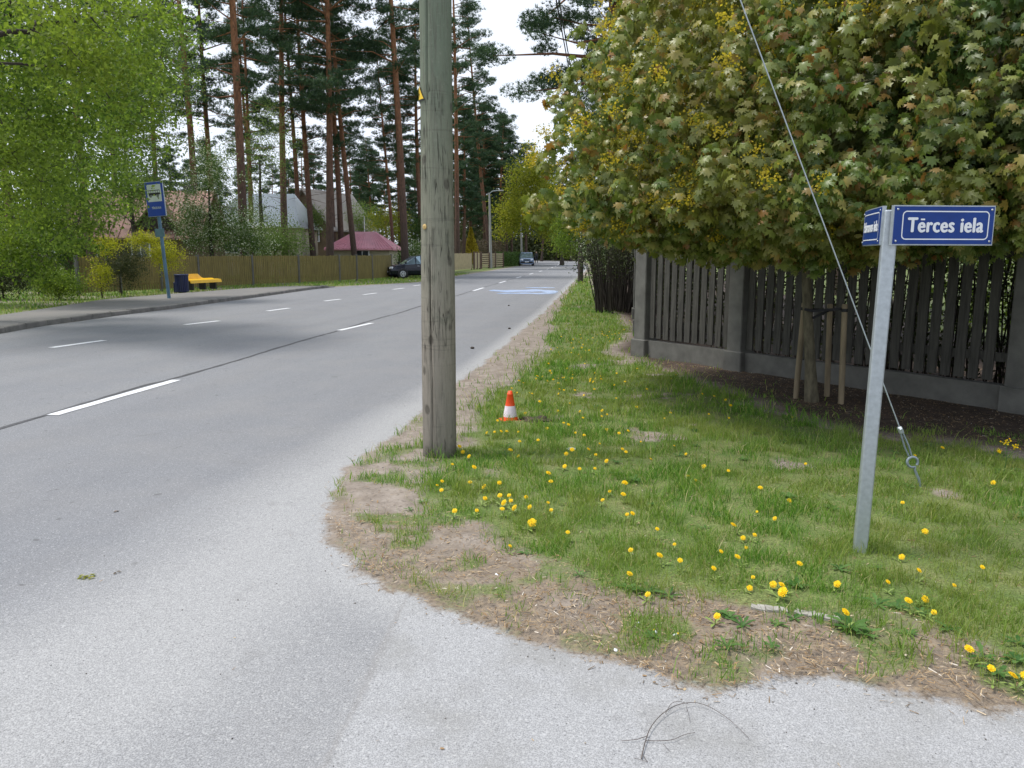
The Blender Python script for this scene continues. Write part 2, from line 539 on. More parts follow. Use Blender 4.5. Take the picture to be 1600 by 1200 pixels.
def ldist(x, y, line):
    x = np.asarray(x, float); y = np.asarray(y, float)
    d = np.full(x.shape, 1e9)
    for (ax, ay), (bx, by) in zip(line[:-1], line[1:]):
        ex, ey = bx - ax, by - ay
        tt = np.clip(((x - ax) * ex + (y - ay) * ey) / (ex * ex + ey * ey + 1e-12), 0, 1)
        d = np.minimum(d, np.hypot(x - ax - tt * ex, y - ay - tt * ey))
    return d


def curve_x(y):
    y = np.asarray(y, float)
    return -0.00057 * np.clip(y - 70, 0, None) ** 2 - 0.012 * np.clip(y - 150, 0, None) ** 2


def g2(l, z=0.0):
    return [(G(a, b, z).x, G(a, b, z).y) for a, b in l]


right_far = [(-1.85 + float(curve_x(yy)), yy) for yy in (215, 200, 190, 180, 170, 160, 145, 130, 115, 100, 85, 70, 55)]
right_near = g2([(905, 432), (880, 458), (850, 488), (790, 538), (715, 598), (664, 645), (600, 690), (540, 733), (512, 775), (510, 812), (528, 850), (552, 893),
                 (585, 905), (640, 925), (700, 950), (780, 985), (850, 1003), (960, 1035), (1040, 1068), (1110, 1082), (1180, 1078), (1225, 1066), (1285, 1062),
                 (1350, 1070), (1430, 1092), (1600, 1113), (1800, 1150)])
kerb_px = [(-60, 531), (0, 521.5), (45, 513), (79, 507.5), (135, 500), (180, 493.5), (259, 484), (324, 475), (360, 470), (398, 465), (450, 457.5), (490, 452), (524, 448.5)]
kerb_w = g2(kerb_px)
k0 = kerb_w[0]; kd = (kerb_w[1][0] - k0[0], kerb_w[1][1] - k0[1])
kl = math.hypot(*kd); kd = (kd[0] / kl, kd[1] / kl)
kerb_w = [(k0[0] - kd[0] * 12, k0[1] - kd[1] * 12)] + kerb_w
left_far = g2([(540, 447.5), (600, 444.5), (658, 441), (690, 437)]) + [(-10.3, 52), (-10.3, 70)] + [(-10.3 + float(curve_x(yy)), yy) for yy in (85, 100, 115, 130, 145, 160, 170, 180, 190, 200, 215)]
ROAD = right_far + right_near + [(14, 1.0), (14, -12), (kerb_w[0][0], -12)] + kerb_w + left_far
GRASS = g2([(907, 434), (880, 466), (862, 500), (838, 560), (795, 600), (738, 640), (716, 668), (690, 722), (652, 755), (668, 805), (735, 852), (838, 898), (950, 930), (1030, 945),
            (1120, 955), (1200, 985), (1380, 985), (1450, 1010), (1540, 1030), (1590, 1090), (1800, 1120), (2100, 900), (1900, 740), (1600, 715), (1450, 690), (1330, 685), (1200, 640), (1110, 605),
            (1010, 575), (950, 548), (985, 520), (965, 495), (935, 460), (915, 434)])
DUSTL = g2([(720, 590), (640, 655), (560, 735), (500, 800), (380, 900), (200, 1010), (0, 1120), (-300, 1260)])
SEAM = g2([(640, 925), (610, 985), (560, 1090), (505, 1200), (440, 1330)])


def axis(segs):
    out = []
    for a, b, st in segs:
        out += list(np.arange(a, b, st))
    out.append(segs[-1][1])
    return np.array(out)


xs = axis([(-400, -60, 40), (-60, -26, 4), (-26, -14, 0.5), (-14, -7, 0.14), (-7, 6.5, 0.045), (6.5, 14, 0.25), (14, 40, 3), (40, 400, 40)])
ys = [-60.0, -20.0, -6.0, 0.0, 1.2]
yv = 1.8
while yv < 230:
    ys.append(yv); yv += max(0.04, yv * yv * 0.0010 if yv > 6.5 else 0.04)
    if yv > 60: yv += 1.0
ys = np.array(ys + [260, 320, 420, 600])
XX, YY = np.meshgrid(xs, ys)
ny, nx = XX.shape
fx = XX.ravel(); fy = YY.ravel()
dR = sdist(fx, fy, ROAD)
dG = sdist(fx, fy, GRASS)


def grassness(x, y, dg=None, dr=None):
    if dg is None: dg = sdist(x, y, GRASS)
    g = dg + 0.22 * fbm(x, y, 0.8, 3) + 0.16 * fbm(x, y, 0.25, 9, 2)
    dens = np.clip(g / 0.28 + 0.25, 0, 1)
    fringe = np.clip((dg + 0.95) / 0.6, 0, 1) * np.clip((fbm(x, y, 0.2, 33, 2) + 0.10) * 2.2, 0, 0.6)
    fringe = fringe * np.clip((9 - y) / 2.5, 0.25, 1)
    dens = np.maximum(dens, fringe)
    bare = np.clip((fbm(x, y, 0.55, 21) - 0.36) * 5, 0, 1)
    return dens * (1 - 0.75 * bare)


gr = grassness(fx, fy, dG)
left = (fx < -9.0) | (fy > 48) | (fx > 6.8)
gr = np.where(left, np.clip((-dR) / 0.6, 0, 1) * np.clip(0.75 + fbm(fx, fy, 2.0, 5), 0, 1), gr)
edge = dR + 0.12 * fbm(fx, fy, 0.45, 30) + 0.07 * fbm(fx, fy, 0.12, 31, 2)
asph = np.clip(0.5 + edge / 0.14, 0, 1)
dd = ldist(fx, fy, DUSTL)
near = np.clip(1 - fy / 9.0, 0, 1)
dust = np.clip(1 - dd / (0.45 + 1.15 * near) + 0.25 * fbm(fx, fy, 1.2, 40), 0, 1)
dust = np.maximum(dust, 0.42 * np.clip((4.2 - fy) / 1.5, 0, 1) * (fx > -2.6))
dust = np.maximum(dust, np.clip(1 - dR / (0.35 + 0.4 * near), 0, 1) * 0.95 * (fx > -6))
sseam = sdist(fx, fy, SEAM + [(14, -12), (14, 12)])
patch = np.clip(0.5 + sseam / 0.05, 0, 1)
zz = np.zeros_like(fx)
off = np.clip(-dR, 0, 0.4) / 0.4
verge = ((fx > -7) & (fx < 6.5)).astype(float)
zz += off * verge * (0.012 + 0.02 * (fbm(fx, fy, 0.5, 50) + 0.3) + 0.012 * fbm(fx, fy, 0.12, 51))
soil = np.clip(-dG / 0.3, 0, 1) * (fx > -0.5) * (fy > 5) * (dR < 0)


def ground_mesh(name, sel, mat):
    idx = np.arange(nx * ny).reshape(ny, nx)
    q = np.stack([idx[:-1, :-1], idx[:-1, 1:], idx[1:, 1:], idx[1:, :-1]], -1).reshape(-1, 4)
    q = q[sel]
    used = np.unique(q)
    remap = np.full(nx * ny, -1); remap[used] = np.arange(len(used))
    V = np.stack([fx, fy, zz], -1)[used]
    o = np_mesh(name, V, remap[q], mat, None, True)
    for nm, arr in (('asph', asph), ('dust', dust), ('grass', gr), ('patch', patch), ('soil', soil)):
        a = o.data.attributes.new(nm, 'FLOAT', 'POINT')
        a.data.foreach_set('value', arr[used].astype(np.float32))
    return o


t = NT('ground_surface')
pos = t.n('NewGeometry').outputs['Position']
fine = t.noise(pos, 320, 3, 0.7)
mid = t.noise(pos, 34, 4, 0.65)
big = t.noise(pos, 1.1, 5, 0.6)
vor = t.n('TexVoronoi', feature='F1'); vor.inputs['Scale'].default_value = 190; t.l(pos, vor.inputs['Vector'])
# asphalt
sp = t.math('ADD', t.math('MULTIPLY', fine, 0.6), t.math('MULTIPLY', vor.outputs['Distance'], 0.55))
acol = t.ramp(sp, [(0.30, (0.13, 0.134, 0.142)), (0.52, (0.192, 0.196, 0.207)), (0.75, (0.295, 0.30, 0.312))])
mps = t.n('Mapping'); mps.inputs['Scale'].default_value = (1.0, 0.06, 1); t.l(pos, mps.inputs['Vector'])
lanes = t.noise(mps.outputs['Vector'], 1.3, 3, 0.5)
acol = t.mix(t.ramp(lanes, [(0.4, 0.0), (0.62, 0.16)]), acol, (0.13, 0.13, 0.14))
acol = t.mix(t.ramp(big, [(0.42, 0.0), (0.65, 0.25)]), acol, (0.28, 0.27, 0.26))
spots = t.noise(pos, 9, 2, 0.5)
acol = t.mix(t.ramp(spots, [(0.26, 0.55), (0.31, 0.0)]), acol, (0.09, 0.09, 0.09))
dcol = t.ramp(sp, [(0.30, (0.21, 0.207, 0.205)), (0.5, (0.315, 0.313, 0.312)), (0.74, (0.46, 0.458, 0.455))])
dn = t.math('ADD', t.attr('dust'), t.math('MULTIPLY', t.math('SUBTRACT', mid, 0.5), 0.5))
acol = t.mix(t.ramp(dn, [(0.08, 0.0), (0.75, 0.85)]), acol, dcol)
pcol = t.ramp(sp, [(0.3, (0.20, 0.20, 0.203)), (0.5, (0.305, 0.305, 0.308)), (0.74, (0.44, 0.44, 0.445))])
pcol = t.mix(t.ramp(t.noise(pos, 2.3, 4, 0.6), [(0.46, 0.0), (0.66, 0.5)]), pcol, (0.24, 0.235, 0.22))
acol = t.mix(t.math('MULTIPLY', t.attr('patch'), 0.9), acol, pcol)
seamb = t.ramp(t.math('ADD', t.attr('patch'), t.math('MULTIPLY', t.math('SUBTRACT', mid, 0.5), 0.8)), [(0.18, 0.0), (0.42, 0.25), (0.6, 0.25), (0.85, 0.0)])
acol = t.mix(seamb, acol, (0.2, 0.185, 0.17))
stv = t.n('TexVoronoi', feature='F1'); stv.inputs['Scale'].default_value = 90; t.l(pos, stv.inputs['Vector'])
sts = t.n('SeparateXYZ'); t.l(stv.outputs['Color'], sts.inputs[0])
inn = t.ramp(stv.outputs['Distance'], [(0.34, 1.0), (0.46, 0.0)])
acol = t.mix(t.math('MULTIPLY', inn, t.ramp(sts.outputs['X'], [(0.86, 0.0), (0.89, 0.32)])), acol, (0.62, 0.61, 0.59))
acol = t.mix(t.math('MULTIPLY', inn, t.ramp(sts.outputs['Y'], [(0.88, 0.0), (0.90, 0.4)])), acol, (0.10, 0.10, 0.105))
stn = t.noise(pos, 3.1, 5, 0.7); acol = t.mix(t.ramp(stn, [(0.60, 0.0), (0.72, 0.28)]), acol, (0.15, 0.145, 0.14))
cig = t.noise(pos, 70, 1, 0.4)
acol = t.mix(t.ramp(cig, [(0.20, 0.8), (0.235, 0.0)]), acol, (0.06, 0.06, 0.06))
# dirt
dn2 = t.noise(pos, 5.5, 6, 0.7)
sepz = t.n('SeparateXYZ'); t.l(pos, sepz.inputs[0])
dirt = t.ramp(dn2, [(0.32, (0.14, 0.112, 0.09)), (0.5, (0.25, 0.21, 0.18)), (0.7, (0.38, 0.33, 0.29))])
mulch = t.ramp(t.noise(pos, 26, 6, 0.75), [(0.33, (0.07, 0.05, 0.038)), (0.5, (0.17, 0.125, 0.085)), (0.66, (0.34, 0.25, 0.15))])
mfac = t.ramp(t.math('ADD', t.math('MULTIPLY', sepz.outputs['Y'], -0.22), t.math('ADD', t.noise(pos, 2.6, 4, 0.6), 0.85)), [(0.30, 0.0), (0.62, 0.85)])
dirt = t.mix(mfac, dirt, mulch)
dirt = t.mix(t.ramp(fine, [(0.4, 0.0), (0.62, 0.55)]), dirt, (0.34, 0.29, 0.23))
dirt = t.mix(t.ramp(mid, [(0.30, 0.6), (0.45, 0.0)]), dirt, (0.08, 0.065, 0.05))
dark = t.ramp(dn2, [(0.3, (0.04, 0.028, 0.022)), (0.7, (0.095, 0.068, 0.052))])
dirt = t.mix(t.attr('soil'), dirt, dark)
# grass base
gcol = t.mix(t.ramp(t.noise(pos, 85, 4, 0.8), [(0.38, 0.0), (0.62, 1.0)]), t.ramp(t.noise(pos, 5, 5, 0.7), [(0.3, (0.05, 0.075, 0.022)), (0.7, (0.09, 0.10, 0.035))]), t.ramp(t.noise(pos, 3.2, 5, 0.7), [(0.35, (0.12, 0.21, 0.04)), (0.65, (0.27, 0.29, 0.11))]))
gn = t.math('ADD', t.attr('grass'), t.math('MULTIPLY', t.math('SUBTRACT', mid, 0.5), 0.7))
gmask = t.ramp(gn, [(0.3, 0.0), (0.7, 1.0)])
nong = t.mix(gmask, dirt, gcol)
an = t.math('ADD', t.attr('asph'), t.math('MULTIPLY', t.math('SUBTRACT', mid, 0.5), 1.1))
am = t.ramp(an, [(0.32, 0.0), (0.74, 1.0)])
c = t.mix(am, nong, acol)
hgt = t.math('ADD', t.math('MULTIPLY', sp, 0.5), t.math('MULTIPLY', mid, 0.5))
t.princ(c, 0.88, 0, t.bump(hgt, 0.45, 0.008), 0.3)
M['ground'] = t.m

idx = np.arange(nx * ny).reshape(ny, nx)
cen = (dR.reshape(ny, nx)[:-1, :-1] + dR.reshape(ny, nx)[1:, 1:]) / 2
selR = (cen > 0).ravel()
road = ground_mesh('road', selR, M['ground']); tag(road, 'grey asphalt street curving away, joined by a pale dusty side street', kind='structure')
gnd = ground_mesh('ground', ~selR, M['ground']); tag(gnd, 'sandy and grassy ground beside the street', kind='structure')

# ------------------------------------------------------------------ pavement & kerb
back_px = [(-60, 503), (0, 492), (90, 479), (157, 468), (259, 459.5), (360, 452), (396, 449.5), (450, 447), (505, 446.5)]
PZ = 0.12
ptop = [Vector((G(a, b, PZ).x, G(a, b, PZ).y, PZ)) for a, b in back_px]
pd = (ptop[0] - ptop[1]).normalized()
ptop = [ptop[0] + pd * 12] + ptop
kin = []
for i, (x, y) in enumerate(kerb_w):
    a = kerb_w[max(i - 1, 0)]; b = kerb_w[min(i + 1, len(kerb_w) - 1)]
    d = Vector((b[0] - a[0], b[1] - a[1], 0)).normalized()
    nrm = Vector((-d.y, d.x, 0))
    kin.append((Vector((x, y, 0)), Vector((x, y, 0)) + nrm * 0.16, d))
# pavement between inner kerb and ptop
def resample(pts, n):
    L = [0]
    for a, b in zip(pts[:-1], pts[1:]): L.append(L[-1] + (b - a).length)
    out = []
    for k in range(n):
        s = L[-1] * k / (n - 1)
        i = max(j for j in range(len(L)) if L[j] <= s + 1e-9); i = min(i, len(pts) - 2)
        u = (s - L[i]) / max(1e-9, L[i + 1] - L[i])
        out.append(pts[i].lerp(pts[i + 1], u))
    return out
NK = 60
A = resample([Vector((p[1].x, p[1].y, PZ - 0.003)) for p in kin], NK)
B = resample(ptop, NK)
mb = MB()
vs = []
for a, b in zip(A, B):
    b = Vector((b.x, b.y, PZ - 0.003))
    for u in (0, 0.33, 0.66, 1): vs.append(a.lerp(b, u))
    vs.append(Vector((b.x - 0.02, b.y + 0.02, -0.05)))
fs = []
for i in range(NK - 1):
    for j in range(4): fs.append((i * 5 + j, (i + 1) * 5 + j, (i + 1) * 5 + j + 1, i * 5 + j + 1))
mb.add(vs, fs)
t = NT('pavement_asphalt')
pos = t.n('NewGeometry').outputs['Position']
f1 = t.noise(pos, 60, 4, 0.7); f2 = t.noise(pos, 0.9, 4, 0.6)
c = t.mix(t.ramp(f2, [(0.4, 0.0), (0.65, 0.5)]), t.ramp(f1, [(0.3, (0.14, 0.135, 0.13)), (0.7, (0.24, 0.235, 0.225))]), (0.25, 0.23, 0.21))
t.princ(c, 0.9, 0, t.bump(f1, 0.3, 0.01), 0.3)
M['pave'] = t.m
pv = mb.build('pavement', M['pave']); tag(pv, 'raised asphalt pavement of the bus stop', kind='structure')

kb = empty('kerb', (0, 0, 0)); tag(kb, 'grey concrete kerb stones along the bus stop pavement', kind='structure')
K1 = resample([p[0] for p in kin], 420)
seg = 10
mk = MB()
for i in range(0, 419, seg):
    pts = K1[i:min(i + seg, 419) + 1]
    if len(pts) < 2: continue
    a, b = pts[0], pts[-1]
    d = (b - a).normalized(); n_ = Vector((-d.y, d.x, 0))
    dz = random.uniform(-0.008, 0.006)
    top = PZ + dz
    # kerb lowers at both ends
    fr = i / 419
    e = min(1, (1 - fr) / 0.06)
    le = (a - Vector((kerb_w[1][0], kerb_w[1][1], 0))).length
    top *= max(0.25, e)
    a2 = a + d * 0.008; b2 = b - d * 0.008
    mk2 = MB()
    mk2.add([a2 + Vector((0, 0, -0.05)), b2 + Vector((0, 0, -0.05)), b2 + n_ * 0.165 + Vector((0, 0, -0.05)), a2 + n_ * 0.165 + Vector((0, 0, -0.05)),
             a2 + Vector((0, 0, top - 0.02)), b2 + Vector((0, 0, top - 0.02)), b2 + n_ * 0.165 + Vector((0, 0, top)), a2 + n_ * 0.165 + Vector((0, 0, top)),
             a2 + n_ * 0.02 + Vector((0, 0, top)), b2 + n_ * 0.02 + Vector((0, 0, top))],
            [(0, 1, 5, 4), (4, 5, 9, 8), (8, 9, 6, 7), (1, 2, 6, 9, 5), (0, 4, 8, 7, 3), (3, 7, 6, 2)])
    mk2.build('kerb_stone', M['kerb'], kb)

# ------------------------------------------------------------------ road markings, seam, pale streaks
rm = empty('road_markings', (0, 0, 0)); tag(rm, 'white dashed lane lines painted on the asphalt', kind='structure')
def dash(a, b, w, z=0.005):
    a = Vector((a[0], a[1], z)); b = Vector((b[0], b[1], z))
    d = (b - a).normalized(); n_ = Vector((-d.y, d.x, 0)) * w / 2
    m = MB()
    N = 14; vs = []
    for i in range(N + 1):
        p = a.lerp(b, i / N)
        j1 = random.uniform(-0.004, 0.004); j2 = random.uniform(-0.004, 0.004)
        vs += [p - n_ * (1 + j1 / w * 2), p + n_ * (1 + j2 / w * 2)]
    m.add(vs, [(2 * i, 2 * i + 2, 2 * i + 3, 2 * i + 1) for i in range(N)])
    m.build('line_dash', M['paint'], rm)
cd = [((82, 649), (276, 594)), ((530, 516.5), (581, 505)), ((655, 480), (690, 471)), ((739, 455.5), (752, 451.5))]
c1 = g2([(82, 649), (276, 594)]); cx = -5.45
for (a, b) in cd[:1]:
    p, q = g2([a, b]); dash(p, q, 0.13)
p, q = g2([(530, 516.5), (581, 505)]); dash(p, q, 0.13)
step = 0; y0 = p[1]; gap = p[1] - c1[0][1]
xc0, yc0 = c1[0]; xc1, yc1 = p
def ctr(y):
    y = float(y)
    return xc0 + (xc1 - xc0) * (y - yc0) / (yc1 - yc0) if y < 20 else xc1 + (-5.75 - xc1) * min(1, (y - 20) / 30) + float(curve_x(y))
dl = (q[1] - p[1])
yy = p[1] + gap
while yy < 175:
    dash((ctr(yy), yy), (ctr(yy + 3.0), yy + 3.0), 0.13); yy += gap
for a, b in (((80, 543.5), (163, 532)), ((289, 507.5), (342, 501.5)), ((418, 486), (452, 481.5)), ((507, 470.5), (532, 467.5)), ((568, 460.5), (588, 458)), ((614, 452.3), (631, 450.3)), ((646, 446.6), (657, 445.3))):
    p, q = g2([a, b]); dash(p, q, 0.15)
# tar seam along the centre
m = MB(); vs = []; N = 240
rr = random.Random(4)
for i in range(N + 1):
    y = 3.5 + 60 * (i / N) ** 1.3
    x = ctr(y) - 0.03 + 0.02 * math.sin(y * 1.3) + rr.uniform(-0.008, 0.008) - (0.05 if y < 9 else 0)
    w = 0.022 + rr.uniform(0, 0.016)
    vs += [(x - w, y, 0.0035), (x + w, y, 0.0035)]
m.add(vs, [(2 * i, 2 * i + 1, 2 * i + 3, 2 * i + 2) for i in range(N)])
M['tar'] = simple('tar_seam', (0.075, 0.075, 0.08), 0.7, 0, 0.4, 20)
m.build('tar_seam', M['tar'], road)
# thin glossy film, pale blue-white painted into its base colour
t = NT('pale_blue_film')
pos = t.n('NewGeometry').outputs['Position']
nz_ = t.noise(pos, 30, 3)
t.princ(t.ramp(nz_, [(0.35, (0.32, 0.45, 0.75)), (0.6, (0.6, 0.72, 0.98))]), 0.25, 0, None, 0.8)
M['bluish'] = t.m
def blob(name, px0, px1, ys_, z, mat, parent=None, n=40, seed=1, amp=0.3):
    rr = random.Random(seed)
    ya, yb = ys_
    pa = G(px0, (ya + yb) / 2); pb = G(px1, (ya + yb) / 2)
    top = G((px0 + px1) / 2, ya).y; bot = G((px0 + px1) / 2, yb).y
    cy_ = (top + bot) / 2; hy = (top - bot) / 2
    vs = []; N = n
    for i in range(N):
        u = i / (N - 1); x = pa.x + (pb.x - pa.x) * u
        e = math.sin(PI * min(1, 0.02 + u * 0.98)) ** 0.5 if 0 < u < 1 else 0
        e *= 1 + amp * math.sin(u * 21 + seed) * 0.6
        sk = amp * math.sin(u * 9 + seed * 2) * hy
        vs += [(x, cy_ + sk - hy * e - 0.01, z), (x, cy_ + sk + hy * e + 0.01, z)]
    mm = MB(); mm.add(vs, [(2 * i, 2 * i + 2, 2 * i + 3, 2 * i + 1) for i in range(N - 1)])
    return mm.build(name, mat, parent)
pu = empty('pale_streaks', (0, 0, 0)); tag(pu, 'shiny bluish streaks of water lying across the right lane', kind='structure')
blob('pale_film', 762, 874, (452.8, 456.4), 0.006, M['bluish'], pu, seed=1)
blob('pale_film', 775, 870, (457.6, 459.6), 0.0065, M['bluish'], pu, seed=5)
blob('pale_film', 845, 872, (456.2, 458.2), 0.009, M['bluish'], pu, seed=3)
blob('pale_film', 820, 868, (449.0, 450.2), 0.0055, M['bluish'], pu, seed=7)

# ------------------------------------------------------------------ foliage generators
T_LEAF = (np.array([(0, 0, 0), (.3, .45, .07), (0, 1, -0.08), (-.3, .45, .07)], float), np.array([(0, 1, 2), (0, 2, 3)]))
_h = [(0.10, -0.05), (0.46, -0.10), (0.40, 0.14), (0.78, 0.16), (0.66, 0.36), (0.86, 0.62), (0.5, 0.52), (0.34, 0.52), (0.42, 0.82), (0.15, 0.8)]
_o = [(0, 0)] + _h + [(0, 1.08)] + [(-a, b) for a, b in reversed(_h)]
_v = [(0, 0.32, 0.10)] + [(a, b, 0.06 - 0.35 * (a * a) - 0.30 * max(0, b - 0.25) ** 2 - (0.10 if i % 2 else 0.0)) for i, (a, b) in enumerate(_o)]
T_MAPLE = (np.array(_v, float), np.array([(0, i + 1, (i + 1) % len(_o) + 1) for i in range(len(_o))]))
T_QUAD = (np.array([(-.5, 0, 0), (.5, 0, 0), (.4, 1, .1), (-.4, 1, .1)], float), np.array([(0, 1, 2), (0, 2, 3)]))
_tn = []; _tf = []
for k in range(7):
    a = 2 * PI * k / 7; e = 0.35 + 0.5 * ((k * 37) % 7) / 7
    d = np.array([math.cos(a) * math.cos(e), math.sin(a) * math.cos(e), math.sin(e)])
    s_ = np.array([-math.sin(a), math.cos(a), 0]) * 0.09
    b_ = len(_tn); _tn += [tuple(-s_), tuple(s_), tuple(d)]; _tf.append((b_, b_ + 1, b_ + 2))
T_NEEDLE = (np.array(_tn), np.array(_tf))


def frames(dirs, ups=None, spin=None, rs=RS):
    """columns x,y,z with y along dirs"""
    n = len(dirs)
    y = dirs / (np.linalg.norm(dirs, axis=1, keepdims=True) + 1e-9)
    u = rs.normal(size=(n, 3)) if ups is None else ups
    x = np.cross(y, u); x /= (np.linalg.norm(x, axis=1, keepdims=True) + 1e-9)
    z = np.cross(x, y)
    return np.stack([x, y, z], -1)


def scatter(tmpl, P, Fr, sc):
    tv, tf = tmpl
    n = len(P)
    V = np.einsum('nij,kj->nki', Fr, tv) * sc[:, None, None] + P[:, None, :]
    Fa = tf[None] + (np.arange(n) * len(tv))[:, None, None]
    return V.reshape(-1, 3), Fa.reshape(-1, tf.shape[1])


def ellipsoid_pts(n, c, r, rs=RS, shell=0.5):
    d = rs.normal(size=(n, 3)); d /= np.linalg.norm(d, axis=1, keepdims=True)
    rad = (shell + (1 - shell) * rs.rand(n)) ** 0.7
    return np.array(c) + d * rad[:, None] * np.array(r)


def leaves_around(tips, per, spread, size, tmpl=T_LEAF, rs=RS, droop=0.3, jitter=0.4):
    tips = np.asarray(tips)
    P = np.repeat(tips, per, 0) + rs.normal(size=(len(tips) * per, 3)) * np.array(spread)
    d = rs.normal(size=P.shape); d[:, 2] -= droop
    sc = size * (1 - jitter + 2 * jitter * rs.rand(len(P)))
    up = rs.normal(size=P.shape) + np.array([0, 0, 1.2])
    return scatter(tmpl, P, frames(d, up), sc)


def cat(parts):
    V = []; Fc = []; b = 0
    for v, f in parts:
        V.append(v); Fc.append(f + b); b += len(v)
    return np.concatenate(V), np.concatenate(Fc)


def limb_mesh(mb, base, top, tips, r0, r1, n=8, rs=None, tipr=0.006, bend=0.15, levels=True):
    """trunk base->top, limbs from the trunk to tips, each with a bow; returns list of sub tips"""
    rr = rs or random
    base = Vector(base); top = Vector(top)
    H = (top - base).length
    pts = []; rad = []
    NN = 10
    ph = rr.uniform(0, 6)
    for i in range(NN + 1):
        u = i / NN
        p = base.lerp(top, u) + Vector((math.sin(u * 4 + ph), math.cos(u * 3.3 + ph), 0)) * 0.012 * H * math.sin(PI * u)
        pts.append(p); rad.append((r0 * (1 - u) + r1 * u) * (1 + 0.35 * max(0, 0.06 - u) / 0.06))
    mb.tube(pts, rad, n)
    nodes = [(pts[i], rad[i]) for i in range(3, NN + 1)]
    tips = sorted(tips, key=lambda q: (Vector(q) - top).length)
    for q in tips:
        q = Vector(q)
        best = None
        for (p, r) in nodes[-260:] if len(nodes) > 260 else nodes:
            dv = q - p
            cost = dv.length * (1.0 + 0.5 * max(0, (p.z - q.z) / (dv.length + 1e-6) + 0.1))
            if best is None or cost < best[0]: best = (cost, p, r)
        _, p, r = best
        rs0 = min(r * 0.6, tipr * 2 + 0.014 * (q - p).length)
        mid_ = p.lerp(q, 0.5) + Vector((rr.uniform(-1, 1), rr.uniform(-1, 1), rr.uniform(0.0, 1))) * bend * (q - p).length * 0.5
        mb.tube([p, p.lerp(mid_, 0.5) * 0.5 + (p.lerp(mid_, 0.5)) * 0.5, mid_, mid_.lerp(q, 0.5), q], [rs0, rs0 * 0.85, rs0 * 0.65, rs0 * 0.4, tipr], 5, cap=False)
        nodes.append((mid_, rs0 * 0.65)); nodes.append((q, max(tipr, rs0 * 0.35)))


def tree(name, label, cat_, base, H, r0, ells, ntips, per, spread, size, mat, bark, group=None, tmpl=T_LEAF, seed=1, limbs=60, top=None, shell=0.35, droop=0.3, bend=0.2, tipr=0.008, outer=None):
    rr = random.Random(seed); rs = np.random.RandomState(seed)
    base = Vector(base)
    root = empty(name, base, 0, label, cat_, group)
    tw = sum(e[3] for e in ells)
    tips = []
    for (c, r, _, w) in ells:
        tips.append(ellipsoid_pts(max(1, int(ntips * w / tw)), Vector(c) - base, r, rs, shell))
    tips = np.concatenate(tips)
    tips = tips[tips[:, 2] > 0.15]
    mb_ = MB()
    sub = tips[rs.permutation(len(tips))[:limbs]]
    tp = Vector(top) - base if top is not None else Vector((0, 0, H * 0.8))
    limb_mesh(mb_, (0, 0, -0.05), tp, [tuple(q) for q in sub], r0, r0 * 0.25, 10, rr, tipr, bend)
    mb_.build('trunk', bark, root)
    V, Fc = leaves_around(tips, per, spread, size, tmpl, rs, droop)
    np_mesh('crown', V, Fc, mat, root)
    return root, tips


# ------------------------------------------------------------------ UTILITY POLE
pb = G(687, 713)
pdep = (pb - cam.location).dot(FW)
ptopv = W(680, 0, pdep)
lean = (ptopv - pb); lean = lean / lean.z
PH = 8.5
up = empty('utility_pole', pb, 0, 'thick weathered wooden utility pole with a long crack, standing at the road edge', 'utility pole')
rpole0 = 0.128; rpole1 = 0.118
mb_ = MB()
n = 96; rings = 90
vs = []; fs = []
for i in range(rings + 1):
    u = i / rings; z = -0.1 + (PH + 0.1) * u
    cx_, cy_ = lean.x * z, lean.y * z
    r0_ = (0.1305 + 0.0 * u) * (1 - 0.22 * max(0, z) / PH) + 0.004 * math.sin(z * 1.7)
    r0_ *= 1.0 + (0.02 * math.exp(-max(z, 0) * 6))
    for k in range(n):
        a = 2 * PI * k / n
        # crack facing the camera, on the left third
        ac = -PI / 2 - 0.38 - YAW * -1 + 0.05 * math.sin(z * 1.3) + 0.03 * math.sin(z * 4.1) - 0.02 * z
        dA = abs((a - ac + PI) % (2 * PI) - PI)
        wd = 0.030 + 0.02 * math.sin(z * 2.2 + 1)
        on = max(0, min(1, 3 * math.sin(z * 2.0 + 0.4) + 2.0))
        r_ = r0_ * (1 + 0.008 * math.sin(a * 3 + z * .5) + 0.006 * math.sin(a * 11 + 2 * math.sin(z)))
        if dA < 0.05: r_ -= 0.035 * max(0, 1 - dA / 0.05) * on
        a2c = ac + 0.18 - 0.06 * math.sin(z); dB = abs((a - a2c + PI) % (2 * PI) - PI)
        if dB < 0.045: r_ -= 0.012 * (1 - dB / 0.045) * max(0, math.sin(z * 1.1 + 2.4))
        vs.append((cx_ + r_ * math.cos(a), cy_ + r_ * math.sin(a), z))
for i in range(rings):
    for k in range(n):
        k2 = (k + 1) % n
        fs.append((i * n + k, i * n + k2, (i + 1) * n + k2, (i + 1) * n + k))
fs.append(tuple(range(rings * n, rings * n + n)))
mb_.add(vs, fs, True)
mb_.build('shaft', M['pole'], up)
